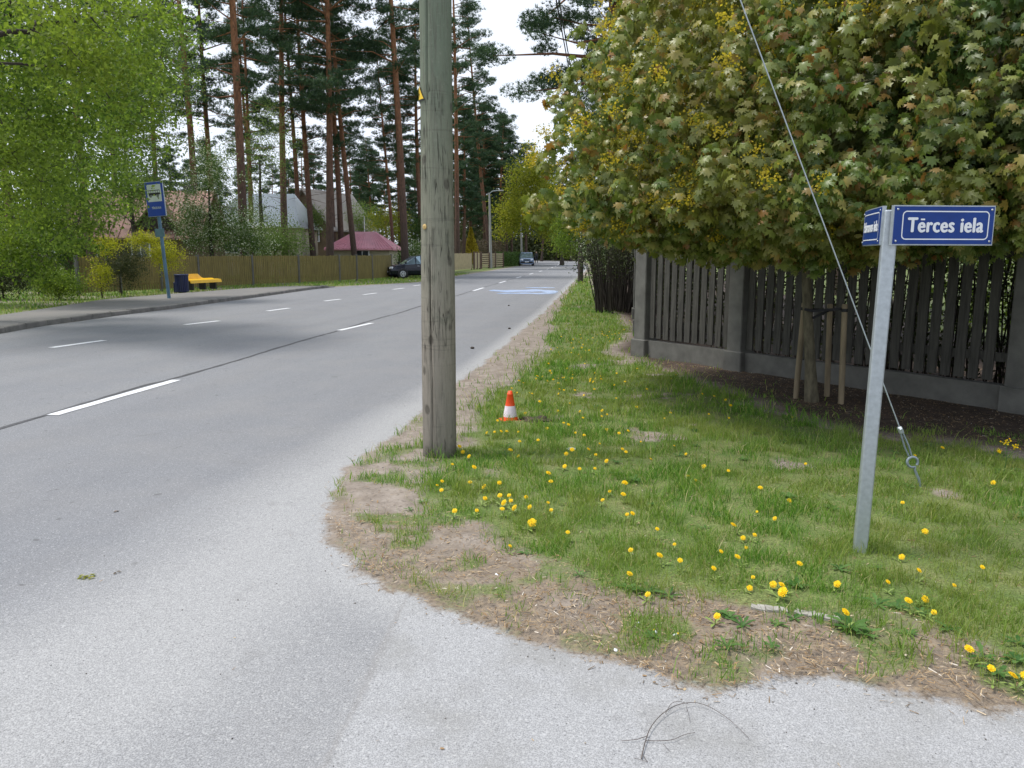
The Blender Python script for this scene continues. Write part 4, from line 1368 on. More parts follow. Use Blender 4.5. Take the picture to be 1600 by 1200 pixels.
# ------------------------------------------------------------------ PINES
def pine_variant(seed, H=24.0, crown0=9.0, spread=3.0, npad=70, per=95, low=0.0, size=0.26):
    rr = random.Random(seed); rs = np.random.RandomState(seed)
    mb_ = MB(); pts = []; rad = []
    ph = rr.uniform(0, 6)
    for i in range(17):
        u = i / 16; z = H * u
        pts.append(Vector((0.18 * math.sin(u * 3.5 + ph), 0.18 * math.cos(u * 2.7 + ph), z))); rad.append(0.2 * (1 - u) ** 0.75 + 0.015 + 0.06 * max(0, 0.04 - u) / 0.04)
    off_ = pts[0].copy(); pts = [p - Vector((off_.x, off_.y, 0)) for p in pts]; pts[0].z = -0.1
    mb_.tube(pts, rad, 12)
    def tp(z):
        f_ = max(0, min(15.999, z / H * 16)); i = int(f_); return pts[i].lerp(pts[i + 1], f_ - i)
    pads = []
    for k in range(npad):
        u = (k + rr.random()) / npad
        z = crown0 + (H - crown0) * u ** 0.9
        a = rr.uniform(0, 2 * PI)
        rmax = spread * (0.55 + 0.55 * math.sin(PI * min(1, (u + 0.12)))) * (1 - 0.35 * u)
        r_ = rmax * rr.uniform(0.35, 1.0)
        p = tp(z); q = p + Vector((math.cos(a) * r_, math.sin(a) * r_, rr.uniform(-0.1, 0.35) * r_))
        m_ = p.lerp(q, 0.5) + Vector((0, 0, 0.1 * r_ * rr.uniform(-1, 1.5)))
        mb_.tube([p, m_, q], [0.022 + 0.014 * r_, 0.016 + 0.006 * r_, 0.01], 5, cap=False)
        pads.append((q, 0.55 + 0.5 * rr.random()))
        if r_ > 1.2: pads.append((m_ + Vector((rr.uniform(-.5, .5), rr.uniform(-.5, .5), rr.uniform(0, .3))), 0.45))
        if rr.random() < 0.5: pads.append((q + Vector((rr.uniform(-.8, .8), rr.uniform(-.8, .8), rr.uniform(-.2, .4))), 0.5))
    for k in range(26):     # dead stubs
        z = rr.uniform(3, crown0 + 4); a = rr.uniform(0, 2 * PI); r_ = rr.uniform(0.3, 1.6); p = tp(z)
        mb_.tube([p, p + Vector((math.cos(a) * r_, math.sin(a) * r_, rr.uniform(-.3, .3) * r_))], [0.018, 0.006], 4, cap=False)
    trunk = mb_.build('trunk', M['pinebark'])
    P = []; S_ = []
    for q, s in pads:
        n = int(per * s / 0.7)
        d = rs.normal(size=(n, 3)); d /= np.linalg.norm(d, axis=1, keepdims=True); d *= (rs.rand(n) ** 0.4)[:, None]
        P.append(np.array(q) + d * np.array([s, s, s * 0.38]))
    P = np.concatenate(P)
    dd_ = rs.normal(size=P.shape) * 0.6; dd_[:, 2] += 0.9
    # needle tufts point up (local z)
    z = dd_ / np.linalg.norm(dd_, axis=1, keepdims=True)
    x = np.cross(z, rs.normal(size=z.shape)); x /= np.linalg.norm(x, axis=1, keepdims=True)
    Fr = np.stack([x, np.cross(z, x), z], -1)
    V, Fc = scatter(T_NEEDLE, P, Fr, size * rs.uniform(0.6, 1.2, len(P)))
    crown = np_mesh('crown', V, Fc, M['pine'])
    return trunk, crown

PV = [pine_variant(101, npad=50, per=75, size=0.2), pine_variant(102, crown0=9.5, npad=42, per=75, size=0.2), pine_variant(103, crown0=8.0, npad=50, spread=2.7, per=70, size=0.2), pine_variant(104, H=20, crown0=8, spread=3.2, npad=54, per=80, size=0.2),
      pine_variant(105, H=17, crown0=4.5, spread=2.5, npad=66, per=65, size=0.25), pine_variant(106, H=19, crown0=6.4, spread=5.8, npad=95, per=190, size=0.13)]
pine_used = set()
def place_pine(base, topdir, s, var, label, group, rz=None, mat=None):
    root = empty('pine_tree', base, 0, label, 'tree', group)
    q = Vector(topdir).normalized()
    rot = Vector((0, 0, 1)).rotation_difference(q) @ Matrix.Rotation(rz if rz is not None else random.uniform(0, 6.28), 3, 'Z').to_quaternion()
    root.rotation_mode = 'QUATERNION'; root.rotation_quaternion = rot
    root.scale = (s, s, s)
    for src in PV[var]:
        if (var, src.name.split('.')[0]) in pine_used:
            c_ = src.copy(); COL.objects.link(c_)
        else:
            c_ = src; pine_used.add((var, src.name.split('.')[0]))
        c_.parent = root
    return root

# (px at base row, base row y, px at y=0 , width px at 400, variant, label)
pines = [
    (312, 430, 283, 11, 0, 'pine with reddish upper trunk rising behind the rusty-roofed house'),
    (340, 428, 317, 8, 1, 'thin pine between the rusty-roofed house and the flowering tree'),
    (383, 440, 364, 12, 2, 'thick pine right of the flowering bird cherry'),
    (447, 433, 434, 9.5, 0, 'straight pine directly in front of the pale metal roof'),
    (470, 428, 450, 7, 1, 'slim pine at the right end of the pale metal roof'),
    (492, 430, 458, 8, 2, 'leaning dark pine left of the brown gabled house'),
    (516, 434, 502, 11.5, 3, 'stout pine in front of the brown gabled house'),
    (523, 426, 515, 7.5, 0, 'red-barked pine close behind the stout pine at the gabled house'),
    (535, 428, 517, 8, 1, 'middle pine of the cluster left of the pink roof'),
    (557, 430, 522, 8, 2, 'pine leaning over the left end of the pink roof'),
    (617, 427, 590, 5, 1, 'very thin pine by the right end of the pink roof'),
    (634, 433, 616, 10, 0, 'orange-barked pine standing in front of the black car'),
    (626, 425, 612, 5.5, 2, 'dark pine half hidden behind the orange-barked one'),
    (662, 425, 648, 7, 3, 'pine trunk hugging the left flank of the wooden utility pole'),
    (715, 421, 703, 7, 1, 'orange pine just right of the wooden utility pole'),
    (724, 418, 727, 5, 4, 'short pine behind the brown hedge'),
    (768, 416, 722, 6, 0, 'pine leaning to the left beside the tall street lamp'),
    (758, 414, 744, 5, 4, 'slender pine behind the first street lamp'),
    (792, 412, 788, 6, 4, 'pine above the clipped green hedge'),
]
for i, (bx0, by0, tx, wpx, var, lab) in enumerate(pines):
    b = G(bx0, by0); dp = (b - cam.location).dot(FW)
    tpt = W(tx, 0, dp)
    v_ = tpt - b
    s = max(0.62, min(1.25, (wpx / F * dp) / 0.36))
    place_pine(b, v_, s, var, lab, 'pines on the left side of the road')
# more pines, farther left and behind (by pixel column, depth)
rr = random.Random(77)
more = [(-60, 44, 1.0, 0), (40, 40, 0.95, 1), (95, 52, 1.0, 2), (160, 38, 0.9, 0), (205, 55, 1.0, 3), (262, 60, 1.0, 1), (415, 68, 0.95, 2), (350, 75, 0.7, 4), (482, 78, 0.62, 3),
        (-140, 36, 1.0, 3), (10, 62, 1.0, 2), (130, 66, 1.0, 3), (290, 80, 0.7, 4), (560, 90, 0.6, 2), (405, 55, 0.85, 2), (590, 96, 0.75, 3)]
labs = ['pine trunk far left behind the fresh green tree', 'pine with dark crown at the left edge behind fresh leaves', 'pine half hidden in fresh green foliage left of the bus sign', 'pine just left above the bus stop sign',
        'distant pine above the rusty roof', 'pine rising right above the bus stop sign', 'background pine over the pale roof', 'small pine behind the flowering tree', 'background pine behind the gabled house',
        'pine beyond the left edge of the lawn', 'remote pine at the far left', 'remote pine behind the fresh green tree', 'low dense pine behind the chimney', 'background pine above the pink roof', 'pine with low boughs before the pale roof', 'background pine right of the pink roof']
for (px, dp, s, var), lab in zip(more, labs):
    b = W(px, 600, dp); b.z = 0
    place_pine(b, (rr.uniform(-.04, .04), rr.uniform(-.03, .03), 1), s, var, lab, 'pines on the left side of the road')
# far tree line, tops by pixel
far = [(538, 95, 215), (565, 100, 250), (592, 104, 235), (612, 92, 262), (640, 96, 228), (664, 110, 250), (712, 92, 140), (735, 108, 185), (757, 112, 215), (782, 104, 185), (800, 118, 225), (822, 125, 225), (690, 120, 200),
       (500, 112, 240), (470, 120, 250), (440, 115, 255), (400, 120, 262), (845, 150, 255), (745, 130, 205), (655, 130, 240), (574, 130, 262), (868, 160, 250), (890, 150, 235), (915, 150, 220), (360, 118, 262), (320, 112, 250)]
flab = ['distant pine just left of the thin pine by the pink roof', 'distant pine above the left half of the pink roof', 'distant pine above the middle of the pink roof', 'distant pine above the right end of the pink roof',
        'distant pine between the orange-barked pine and the utility pole', 'distant pine hidden right behind the utility pole', 'tall distant pine touching the right flank of the utility pole', 'distant pine second to the right of the utility pole', 'distant pine behind the top of the leaning roadside pine',
        'tall distant pine in the sky gap above the first street lamp', 'distant pine between the first and second street lamps', 'distant pine right of the second street lamp', 'distant pine just behind the left flank of the utility pole', 'distant pine above the grey gable of the brown house', 'distant pine behind the gabled house chimney side',
        'distant pine over the right part of the pale metal roof', 'distant pine over the left part of the pale metal roof', 'far pine left of the road bend opening', 'slim distant pine above the golden conifer', 'very distant pine left of the utility pole', 'very distant pine above the mast by the pink roof', 'far pine right over the road bend',
        'far pine partly hidden by the maple edge over the road', 'far pine hidden behind the left edge of the maple crown', 'distant pine behind the white flowering tree', 'distant pine above the right gable of the rusty-roofed house']
for k, (px, dp, ty) in enumerate(far):
    b = W(px, 600, dp); b.z = 0
    H_ = W(px, ty, dp).z
    var = 4 if k % 3 else 3
    hv = 17 if var == 4 else 20
    place_pine(b, (rr.uniform(-.04, .04), rr.uniform(-.03, .03), 1), H_ / hv, var, flab[k], 'distant pines in the tree line')
# pine on the right, branches over the road
pr = W(962, 600, 24); pr.z = 0
place_pine(pr, (-0.02, 0, 1), 1.0, 5, 'large pine behind the maple whose boughs hang over the road', 'pines on the right side', 1.0)
for px, dp, s, v_, lab in ((1035, 20.5, 0.9, 5, 'nearer pine rooted behind the fence corner, boughs reaching left over the road'), (1090, 34, 1.2, 0, 'pine rising behind the maples on the right'), (940, 46, 1.05, 3, 'pine on the right verge beyond the far utility pole'), (1300, 30, 1.1, 2, 'pine hidden behind the garden maples'), (1580, 26, 1.1, 1, 'pine behind the green maple at the right')):
    b = W(px, 600, dp); b.z = 0
    place_pine(b, (0.02, 0, 1), s, v_, lab, 'pines on the right side')

# ------------------------------------------------------------------ deciduous trees left
def el(px, py, dp, rx, ry, rz, w):
    c_ = W(px, py, dp); return ((c_.x, c_.y, c_.z), (rx, ry, rz), 0, w)
b = W(-130, 600, 17.5); b.z = 0
big, _ = tree('leafy_tree', 'big spreading tree with fresh green leaves at the left, trunk out of sight', 'tree', b, 10, 0.28,
     [el(60, 120, 16, 2.6, 2.5, 2.6, 3), el(-60, 60, 15, 2.4, 2.5, 3, 2), el(170, 60, 14, 1.3, 2, 1.1, 1.3), el(40, 290, 18, 1.8, 2.5, 1.6, 1.6)], 640, 50, (0.28, 0.28, 0.09), 0.088, M['lime'], M['bark_dark'], 'leafy trees at left', seed=41, limbs=150, shell=0.2, top=W(20, 0, 16.5), tipr=0.014)
rj_ = random.Random(3)
for l_, r0_ in (([(-60, 60), (20, 54), (75, 38), (130, 32), (175, 22), (235, 27)], 0.07), ([(-60, 108), (30, 100), (80, 98), (130, 100), (165, 96)], 0.035), ([(50, 40), (70, 15), (100, 0)], 0.03), 
                ([(90, 36), (105, 70), (100, 120)], 0.018), ([(140, 30), (165, 55), (180, 75)], 0.018)):
    mm = MB(); q_ = [W(a_ + rj_.uniform(-4, 4), b_ + rj_.uniform(-6, 6), 13.0 + 0.25 * i_) - big.location for i_, (a_, b_) in enumerate([p_ for u_, w_ in zip(l_[:-1], l_[1:]) for p_ in (u_, ((u_[0] + w_[0]) / 2, (u_[1] + w_[1]) / 2))] + [l_[-1]])]
    mm.tube(q_, [0.75 * r0_ * (1 - 0.8 * i_ / (len(q_) - 1)) for i_ in range(len(q_))], 8); mm.build('branch', M['bark_dark'], big)
b = W(-30, 600, 23); b.z = 0
tree('leafy_tree', 'leafy tree whose boughs hang down over the grass left of the bus sign', 'tree', b, 8, 0.2,
     [el(85, 250, 23, 2.1, 2.5, 2.6, 3), el(40, 380, 24, 2.2, 2, 1.3, 1.5), el(190, 150, 26, 1.3, 1.5, 2.4, 1.5)], 560, 56, (0.3, 0.3, 0.1), 0.10, M['lime'], M['bark_dark'], 'leafy trees at left', seed=42, limbs=130, shell=0.15, tipr=0.01)
b = W(225, 600, 36); b.z = 0
tree('leafy_tree', 'airy pale-leaved tree above the bus stop sign', 'tree', b, 9, 0.13,
     [el(235, 110, 36, 2.2, 2, 3.8, 2.2), el(215, 290, 36, 1.8, 2, 1.8, 1.4)], 340, 60, (0.35, 0.35, 0.2), 0.11, M['sparse'], M['bark_dark'], 'leafy trees at left', seed=43, limbs=80, shell=0.1)
b = W(345, 600, 41); b.z = 0
tree('flowering_tree', 'bird cherry covered in small white flowers behind the olive fence', 'tree', b, 6, 0.14,
     [el(300, 345, 41, 1.2, 1.2, 1.5, 1.4), el(340, 355, 41, 2.2, 1.6, 1.5, 2.4), el(330, 270, 41, 1.5, 1.4, 2.0, 1.6), el(390, 375, 41, 1.6, 1.4, 0.9, 1.2)], 330, 75, (0.25, 0.25, 0.22), 0.085, M['cherry'], M['bark_dark'], seed=44, limbs=90, shell=0.1)
b = W(424, 600, 50); b.z = 0
tree('birch_tree', 'dark-branched tree with thin pale leaves before the pale metal roof', 'tree', b, 9, 0.2,
     [el(415, 230, 50, 2.6, 2, 3.2, 2), el(400, 330, 50, 2.2, 2, 1.6, 1)], 210, 40, (0.35, 0.35, 0.3), 0.09, M['sparse'], M['bark_dark'], seed=45, limbs=100, shell=0.1, bend=0.35)
for px, py, dp, r_, mat, lab, sd_ in ((440, 378, 43, 1.5, 'sparse', 'green bush behind the olive fence at the dark-branched tree', 51), (610, 350, 66, 2.0, 'yellowgreen', 'bright yellow-green bush behind the pink roof', 52),
                                     (565, 345, 68, 1.8, 'sparse', 'light green bush left behind the pink roof', 53), (486, 345, 60, 1.2, 'sparse', 'yellowish tree by the brown gabled house', 54),
                                     (648, 400, 55, 1.2, 'cherry', 'white-flowering bush behind the black car', 55), (660, 365, 66, 1.7, 'hedgegreen', 'dark green bush left of the wooden utility pole', 56)):
    b = W(px, 600, dp); b.z = 0
    c_ = W(px, py, dp)
    tree('leafy_bush', lab, 'bush', b, c_.z + 0.5, 0.08, [((c_.x, c_.y, max(1.0, c_.z)), (r_, r_ * .8, r_ * .9), 0, 1)], 90, 60, (0.28, 0.28, 0.22), 0.1, M[mat], M['bark_dark'], seed=sd_, limbs=30, shell=0.1)
# verge shrubs near the bus stop
b = G(190, 462)
tree('dark_shrub', 'dark bare-looking shrub between the bus stop sign and the leafy trees', 'shrub', b, 1.6, 0.04,
     [el(192, 415, 29, 0.95, 0.7, 0.85, 1)], 150, 55, (0.14, 0.14, 0.12), 0.05, M['darkshrub'], M['bark_dark'], seed=61, limbs=90, shell=0.1)
b = G(262, 455)
tree('yellow_shrub', 'yellow-leaved shrub right behind the bus stop pole', 'shrub', b, 1.6, 0.03,
     [el(258, 400, 30.5, 0.75, 0.6, 0.7, 1.5), el(225, 378, 30.5, 0.8, 0.5, 0.4, 1)], 130, 50, (0.12, 0.12, 0.1), 0.055, M['forsythia'], M['bark_dark'], group='yellow shrubs by the bus stop', seed=62, limbs=60, shell=0.1)
b = G(160, 466)
tree('yellow_shrub', 'small yellow-leaved shrub on the verge left of the dark shrub', 'shrub', b, 1.4, 0.03,
     [el(155, 425, 27.5, 0.5, 0.4, 0.6, 1), el(165, 385, 27.5, 0.6, 0.4, 0.4, 1)], 80, 40, (0.12, 0.12, 0.1), 0.055, M['forsythia'], M['bark_dark'], group='yellow shrubs by the bus stop', seed=63, limbs=40, shell=0.1)
for px, dp, h_, sd_, mat, lab in ((20, 27, 1.5, 64, 'darkshrub', 'dark undergrowth bush at the left edge of the lawn'), (75, 30, 1.6, 65, 'darkshrub', 'dark undergrowth bush in the shade left of the fence end'), (105, 27, 0.9, 66, 'lime', 'low green sapling at the left end of the olive fence'), (-40, 24, 1.6, 67, 'lime', 'green bush at the left picture border')):
    b = W(px, 600, dp); b.z = 0
    tree('leafy_bush', lab, 'bush', b, h_, 0.03, [((b.x, b.y, h_ * 0.6), (1.1, 0.7, h_ * 0.55), 0, 1)], 120, 55, (0.16, 0.16, 0.14), 0.06, M[mat], M['bark_dark'], seed=sd_, limbs=40, shell=0.1)
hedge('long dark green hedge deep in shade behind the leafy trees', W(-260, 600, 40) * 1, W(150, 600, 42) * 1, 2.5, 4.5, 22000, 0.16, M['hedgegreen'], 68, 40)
for o in list(bpy.data.objects):
    if o.name.startswith('hedge') and o.parent is None: o.location.z = 0
# trees at the road end
b = W(876, 600, 104); b.z = 0
tree('leafy_tree', 'tall yellow-green tree arching over the far bend of the road', 'tree', b, 14, 0.25,
     [el(832, 290, 98, 3.2, 3, 4.8, 2), el(800, 340, 100, 2.5, 3, 3, 1), el(860, 350, 100, 3, 3, 3, 1)], 230, 75, (0.6, 0.6, 0.5), 0.24, M['yellowgreen'], M['bark_dark'], 'trees at the road bend', seed=71, limbs=50, shell=0.1)
b = W(902, 600, 80); b.z = 0
tree('leafy_tree', 'bright green tree at the right edge of the far road', 'tree', b, 7, 0.16,
     [el(898, 350, 80, 2.4, 2.4, 3, 1), el(885, 380, 85, 1.3, 1.3, 1.2, .5)], 150, 75, (0.4, 0.4, 0.4), 0.18, M['lime'], M['bark_dark'], 'trees at the road bend', seed=72, limbs=40, shell=0.1)
b = W(866, 600, 165); b.z = 0
tree('leafy_bush', 'olive green bush where the road disappears round the bend', 'bush', b, 5, 0.1,
     [((b.x, b.y, 2.2), (3.2, 2, 2.4), 0, 1)], 80, 60, (0.6, 0.5, 0.5), 0.26, M['sparse'], M['bark_dark'], seed=73, limbs=20, shell=0.1)

# far wood masses (uncountable)
def wood(name, a, b, thick, h, n, size, mat, seed):
    o = box_foliage(name, a, b, thick, h, n, size, mat, 0.0, seed)
    return o
wl = []
rs = np.random.RandomState(5)
parts_ = []
for (a, b, th, h_, n, s_) in ((W(740, 600, 185), W(1010, 600, 150), 14, 14, 42000, 0.5), (W(745, 600, 180), W(960, 600, 160), 8, 5, 26000, 0.45), (W(300, 600, 140), W(800, 600, 150), 14, 8, 16000, 0.55), (W(-500, 600, 70), W(330, 600, 110), 10, 6.5, 18000, 0.4), (W(690, 600, 112), W(800, 600, 132), 8, 7, 7000, 0.4), (W(950, 600, 120), W(2400, 600, 45), 8, 8, 20000, 0.4)):
    a = np.array((a.x, a.y, 0)); b = np.array((b.x, b.y, 0)); d = b - a; L_ = np.linalg.norm(d); d /= L_; nn = np.array([-d[1], d[0], 0])
    u = rs.rand(n) * L_; P = a + d * u[:, None] + nn * ((rs.rand(n) - .5) * th)[:, None]
    P[:, 2] = rs.rand(n) ** 1.1 * h_ * (1 + 0.5 * vnoise(u, u * 0, 5, 3))
    parts_.append(scatter(T_LEAF, P, frames(rs.normal(size=P.shape)), s_ * rs.uniform(0.6, 1.4, n)))
V, Fc = cat(parts_)
o = np_mesh('distant_wood', V, Fc, M['darkshrub']); tag(o, 'dark undergrowth and wood closing the view', 'wood', kind='stuff')
del parts_, V, Fc

# ------------------------------------------------------------------ LEFT FENCES
def picket_fence(label, posts_px, h, mat, postmat, pitch=0.125, bw=0.095, name='picket_fence', gap=True, ph=0.06, seed=1, extra=0.0, zb=0.1):
    pts = [G(a, b, 0) for a, b in posts_px]
    root = empty(name, pts[0], 0, label, 'fence'); o0 = pts[0]
    rr = random.Random(seed)
    pts = [p - o0 for p in pts]
    for p in pts:
        mm = MB(); mm.box((p.x, p.y - 0.05, h / 2 + 0.03), (0.12, 0.12, h + ph), None, 0.01); mm.build('post', postmat, root)
    for a, b in zip(pts[:-1], pts[1:]):
        d = (b - a).normalized(); L_ = (b - a).length; n_ = Vector((d.y, -d.x, 0))
        mm = MB()
        for z in (0.35, h - 0.25): mm.quadbox(a + Vector((0, 0, z)), b + Vector((0, 0, z)), 0.04, 0.07)
        x = 0.1
        while x < L_ - 0.05:
            p = a + d * x + n_ * 0.035
            mm.quadbox(p + Vector((0, 0, zb)), p + d * rr.uniform(-.01, .01) + Vector((0, 0, h + rr.uniform(-.02, .02))), bw, 0.02, n_); x += pitch
        mm.build('picket_panel', mat, root)
    return root
picket_fence('long olive brown wooden picket fence with grey posts behind the bus stop', [(125, 462), (190, 458.5), (254, 455), (312, 451.5), (396, 447), (468, 443.7), (531, 440.5), (558, 439), (582, 437.5), (612, 434.5)], 1.45, M['olivewood'], M['concrete'], seed=5)
picket_fence('pale beige board fence section right of the wooden utility pole', [(640, 428), (672, 426), (708, 424.2), (737, 421.2)], 1.55, M['beigewood'], M['brownwood'], 0.16, 0.13, 'board_fence', seed=6)
# solid gate with brown frame
pa = G(741, 421); pb_ = G(750, 420.3)
gt = empty('gate', pa, 0, 'beige panelled gate with dark brown posts beside the horizontal slat fence', 'gate')
d = (pb_ - pa)
mm = MB(); mm.quadbox(Vector((0, 0, 0.85)), d + Vector((0, 0, 0.85)), 0.05, 1.5); mm.build('panel', M['beigewood'], gt)
for u in (0, 0.5, 1):
    mm = MB(); mm.box((d.x * u, d.y * u - 0.06, 0.85), (0.16, 0.16, 1.75), None, 0.01); mm.build('post', M['brownwood'], gt)
pts = [G(752, 420), G(764, 419), G(774, 418.2), G(786, 417.4)]
hf = empty('slat_fence', pts[0], 0, 'brown framed fence of horizontal light slats near the first street lamp', 'fence')
for a, b in zip(pts[:-1], pts[1:]):
    a = a - pts[0]; b = b - pts[0]
    mm = MB()
    for k in range(7): mm.quadbox(a + Vector((0, 0, 0.2 + 0.21 * k)), b + Vector((0, 0, 0.2 + 0.21 * k)), 0.03, 0.13)
    mm.build('slat_panel', M['beigewood'], hf)
for p in pts:
    p = p - pts[0]; mm = MB(); mm.box((p.x, p.y - 0.05, 0.82), (0.2, 0.2, 1.65), None, 0.01); mm.build('post', M['brownwood'], hf)
a = G(716, 418); b = G(783, 414.5)
h1 = hedge('tall brown bare hedge behind the beige fence and gate', a, b, 1.4, 2.9, 9000, 0.16, M['hedgebrown'], 81, 60)
a = G(788, 416.5); b = G(803, 414.6)
hedge('clipped dark green hedge beside the blue people carrier', a, b, 2.2, 1.65, 9000, 0.13, M['hedgegreen'], 82, 20, z0=0.0)
# golden conifer
b = W(738, 600, 88); b.z = 0
gc = empty('golden_conifer', b, 0, 'small cone-shaped golden conifer above the brown hedge', 'tree')
rs = np.random.RandomState(9); n = 3500
z = rs.rand(n); a_ = rs.rand(n) * 2 * PI; r_ = (1 - z) * 1.35 * rs.rand(n) ** 0.4
P = np.stack([r_ * np.cos(a_), r_ * np.sin(a_), 0.4 + z * 3.9], -1)
V, Fc = scatter(T_LEAF, P, frames(rs.normal(size=P.shape) + np.array([0, 0, 1.0])), rs.uniform(0.12, 0.25, n))
np_mesh('crown', V, Fc, M['goldconifer'], gc)
mm = MB(); mm.tube([(0, 0, -.05), (0, 0, 3.2)], [0.1, 0.03], 8); mm.build('trunk', M['bark_dark'], gc)

# ------------------------------------------------------------------ BUS STOP
bb = G(264.5, 466, PZ)
bdep = (bb - cam.location).dot(FW)
bt = W(241.5, 284, bdep)
bs = empty('bus_stop_sign', bb, 0, 'leaning blue bus stop sign with a bus pictogram on a tall blue-grey pole', 'bus stop sign')
v_ = bt - bb
mm = MB(); mm.tube([Vector((0, 0, -0.1)), v_ * 0.5, v_ * 0.98], 0.055, 14); mm.build('pole', simple('faded_blue_pole', (0.10, 0.19, 0.27), 0.5, 0.2, 0.3, 2), bs)
az2 = v_.normalized(); X2 = (RT - az2 * RT.dot(az2)).normalized(); X2 = (Matrix.Rotation(R(-16), 3, az2) @ X2); Z2 = X2.cross(az2)
bw, bh = 0.70, 1.10
oc = v_ - az2 * (bh / 2) + Z2 * 0.065
Mt = fr4(oc, X2, az2, Z2)
mm = MB(); mm.box((0, 0, -0.01), (bw, bh, 0.04), Mt, 0.008); bpn = mm.build('sign_panel', M['galv'], bs)
mm = MB(); mm.box((0, 0, 0.012), (bw - 0.03, bh - 0.03, 0.006), Mt); mm.build('blue_face', M['busblue'], bpn)
mm = MB(); mm.box((0, 0.19, 0.0175), (0.53, 0.54, 0.004), Mt); wp = mm.build('white_field', M['cream'], bpn)
# pictogram
mm = MB()
def flat(poly, z, mb__):
    mb__.add([(x, y, z) for x, y in poly], [tuple(range(len(poly)))], False, Mt)
zt = 0.0215
bxs = [(-0.215, 0.135), (0.225, 0.135), (0.225, 0.19), (-0.225, 0.19)]
flat(bxs, zt, mm)
flat([(-0.215, 0.19), (0.225, 0.19), (0.225, 0.2), (-0.22, 0.2)], zt, mm)
flat([(-0.205, 0.265), (0.215, 0.265), (0.215, 0.285), (-0.20, 0.285)], zt, mm)
for x in (-0.215, -0.13, -0.045, 0.04, 0.125, 0.21): flat([(x, 0.2), (x + 0.015, 0.2), (x + 0.015, 0.265), (x, 0.265)], zt, mm)
flat([(-0.215, 0.10), (-0.19, 0.10), (-0.19, 0.135), (-0.215, 0.135)], zt, mm)
flat([(-0.10, 0.11), (0.075, 0.11), (0.075, 0.135), (-0.10, 0.135)], zt, mm)
for cx2 in (-0.15, 0.13):
    for (r0_, r1_) in ((0.045, 0.030), (0.02, 0.0)):
        N = 20
        for k in range(N):
            a0, a1 = 2 * PI * k / N, 2 * PI * (k + 1) / N
            q_ = [(cx2 + r0_ * math.cos(a0), 0.10 + r0_ * math.sin(a0)), (cx2 + r0_ * math.cos(a1), 0.10 + r0_ * math.sin(a1)), (cx2 + r1_ * math.cos(a1), 0.10 + r1_ * math.sin(a1)), (cx2 + r1_ * math.cos(a0), 0.10 + r1_ * math.sin(a0))]
            flat(q_, zt + 0.001, mm)
mm.build('bus_pictogram', M['black'], wp)
text_mesh('TĒRCES IELA', 0.088, M['cream'], bpn, 'lettering', Mt @ Matrix.Translation((0.02, -0.28, 0.018)), 0.0015, 0.72, 0.0008)
# small second board seen on the pole
mm = MB(); q_ = v_ * 0.5; mm.box((0, -0.52 - bh / 2 - 0.0, -0.005), (0.36, 0.26, 0.02), Mt, 0.004); mm.build('timetable_board', simple('faded_teal_board', (0.12, 0.22, 0.26), 0.5), bs)

# litter bin
lb = G(285, 456.5, PZ)
bn = empty('litter_bin', lb, YAW, 'dark navy blue slatted litter bin at the left end of the yellow bench', 'litter bin')
mm = MB()
for k in range(22):
    a = 2 * PI * k / 22
    Mx = Matrix.Rotation(a, 4, 'Z')
    mm.box((0.235, 0, 0.34), (0.02, 0.05, 0.60), Mx)
mm.build('slats', M['binblue'], bn)
mm = MB(); mm.lathe([(0.0, 0.03), (0.215, 0.03), (0.225, 0.62), (0.2, 0.62), (0.19, 0.05), (0, 0.05)], 24); mm.build('liner', M['black'], bn)
mm = MB(); mm.lathe([(0.25, 0.62), (0.265, 0.63), (0.265, 0.67), (0.24, 0.68), (0.2, 0.68), (0.2, 0.63)], 28); mm.lathe([(0.25, 0.02), (0.26, 0.03), (0.25, 0.07)], 24); mm.build('rim', M['binblue'], bn)
mm = MB(); mm.lathe([(0, -0.02), (0.16, -0.02), (0.16, 0.03), (0, 0.03)], 20); mm.build('foot', M['black'], bn)
lb2 = G(275, 457, PZ)
mm = MB(); mm.box((0, 0, 0.19), (0.16, 0.3, 0.4), None, 0.015); o = mm.build('junction_box', M['binblue']); o.location = lb2 + Vector((-0.1, 0.3, 0)); tag(o, 'low dark box standing left of the litter bin', 'box')

# bench
be0 = G(299, 453.5, PZ); be1 = G(347, 450.5, PZ)
d = be1 - be0; L_ = d.length
bc_ = empty('bench', be0, math.atan2(d.y, d.x), 'bright yellow moulded bench on dark legs in front of the olive fence', 'bench')
prof = [(-0.02, 0.30), (0.02, 0.42), (0.20, 0.44), (0.36, 0.42), (0.44, 0.46), (0.50, 0.66), (0.53, 0.66), (0.49, 0.44), (0.38, 0.385), (0.2, 0.40), (0.05, 0.385), (0.01, 0.30)]
mm = MB()
# seat extruded along length with the back dropping off to the right
NS = 24; vs = []; npz = len(prof)
for i in range(NS + 1):
    u = i / NS; x = L_ * u
    k = 1 if u < 0.55 else max(0.0, 1 - ((u - 0.55) / 0.18)) ** 1.5
    for (y, z) in prof:
        zz_ = z if z < 0.47 else 0.47 + (z - 0.47) * k
        vs.append((x, y, zz_ - 0.03))
fs = [(i * npz + j, (i + 1) * npz + j, (i + 1) * npz + (j + 1) % npz, i * npz + (j + 1) % npz) for i in range(NS) for j in range(npz)]
fs += [tuple(range(npz)), tuple(NS * npz + j for j in reversed(range(npz)))]
mm.add(vs, fs, False); mm.build('seat', M['benchyellow'], bc_)
for x in (0.2, L_ * 0.5, L_ - 0.28):
    mm = MB(); mm.box((x, 0.22, 0.18), (0.10, 0.30, 0.38), None, 0.01); mm.build('leg', M['black'], bc_)

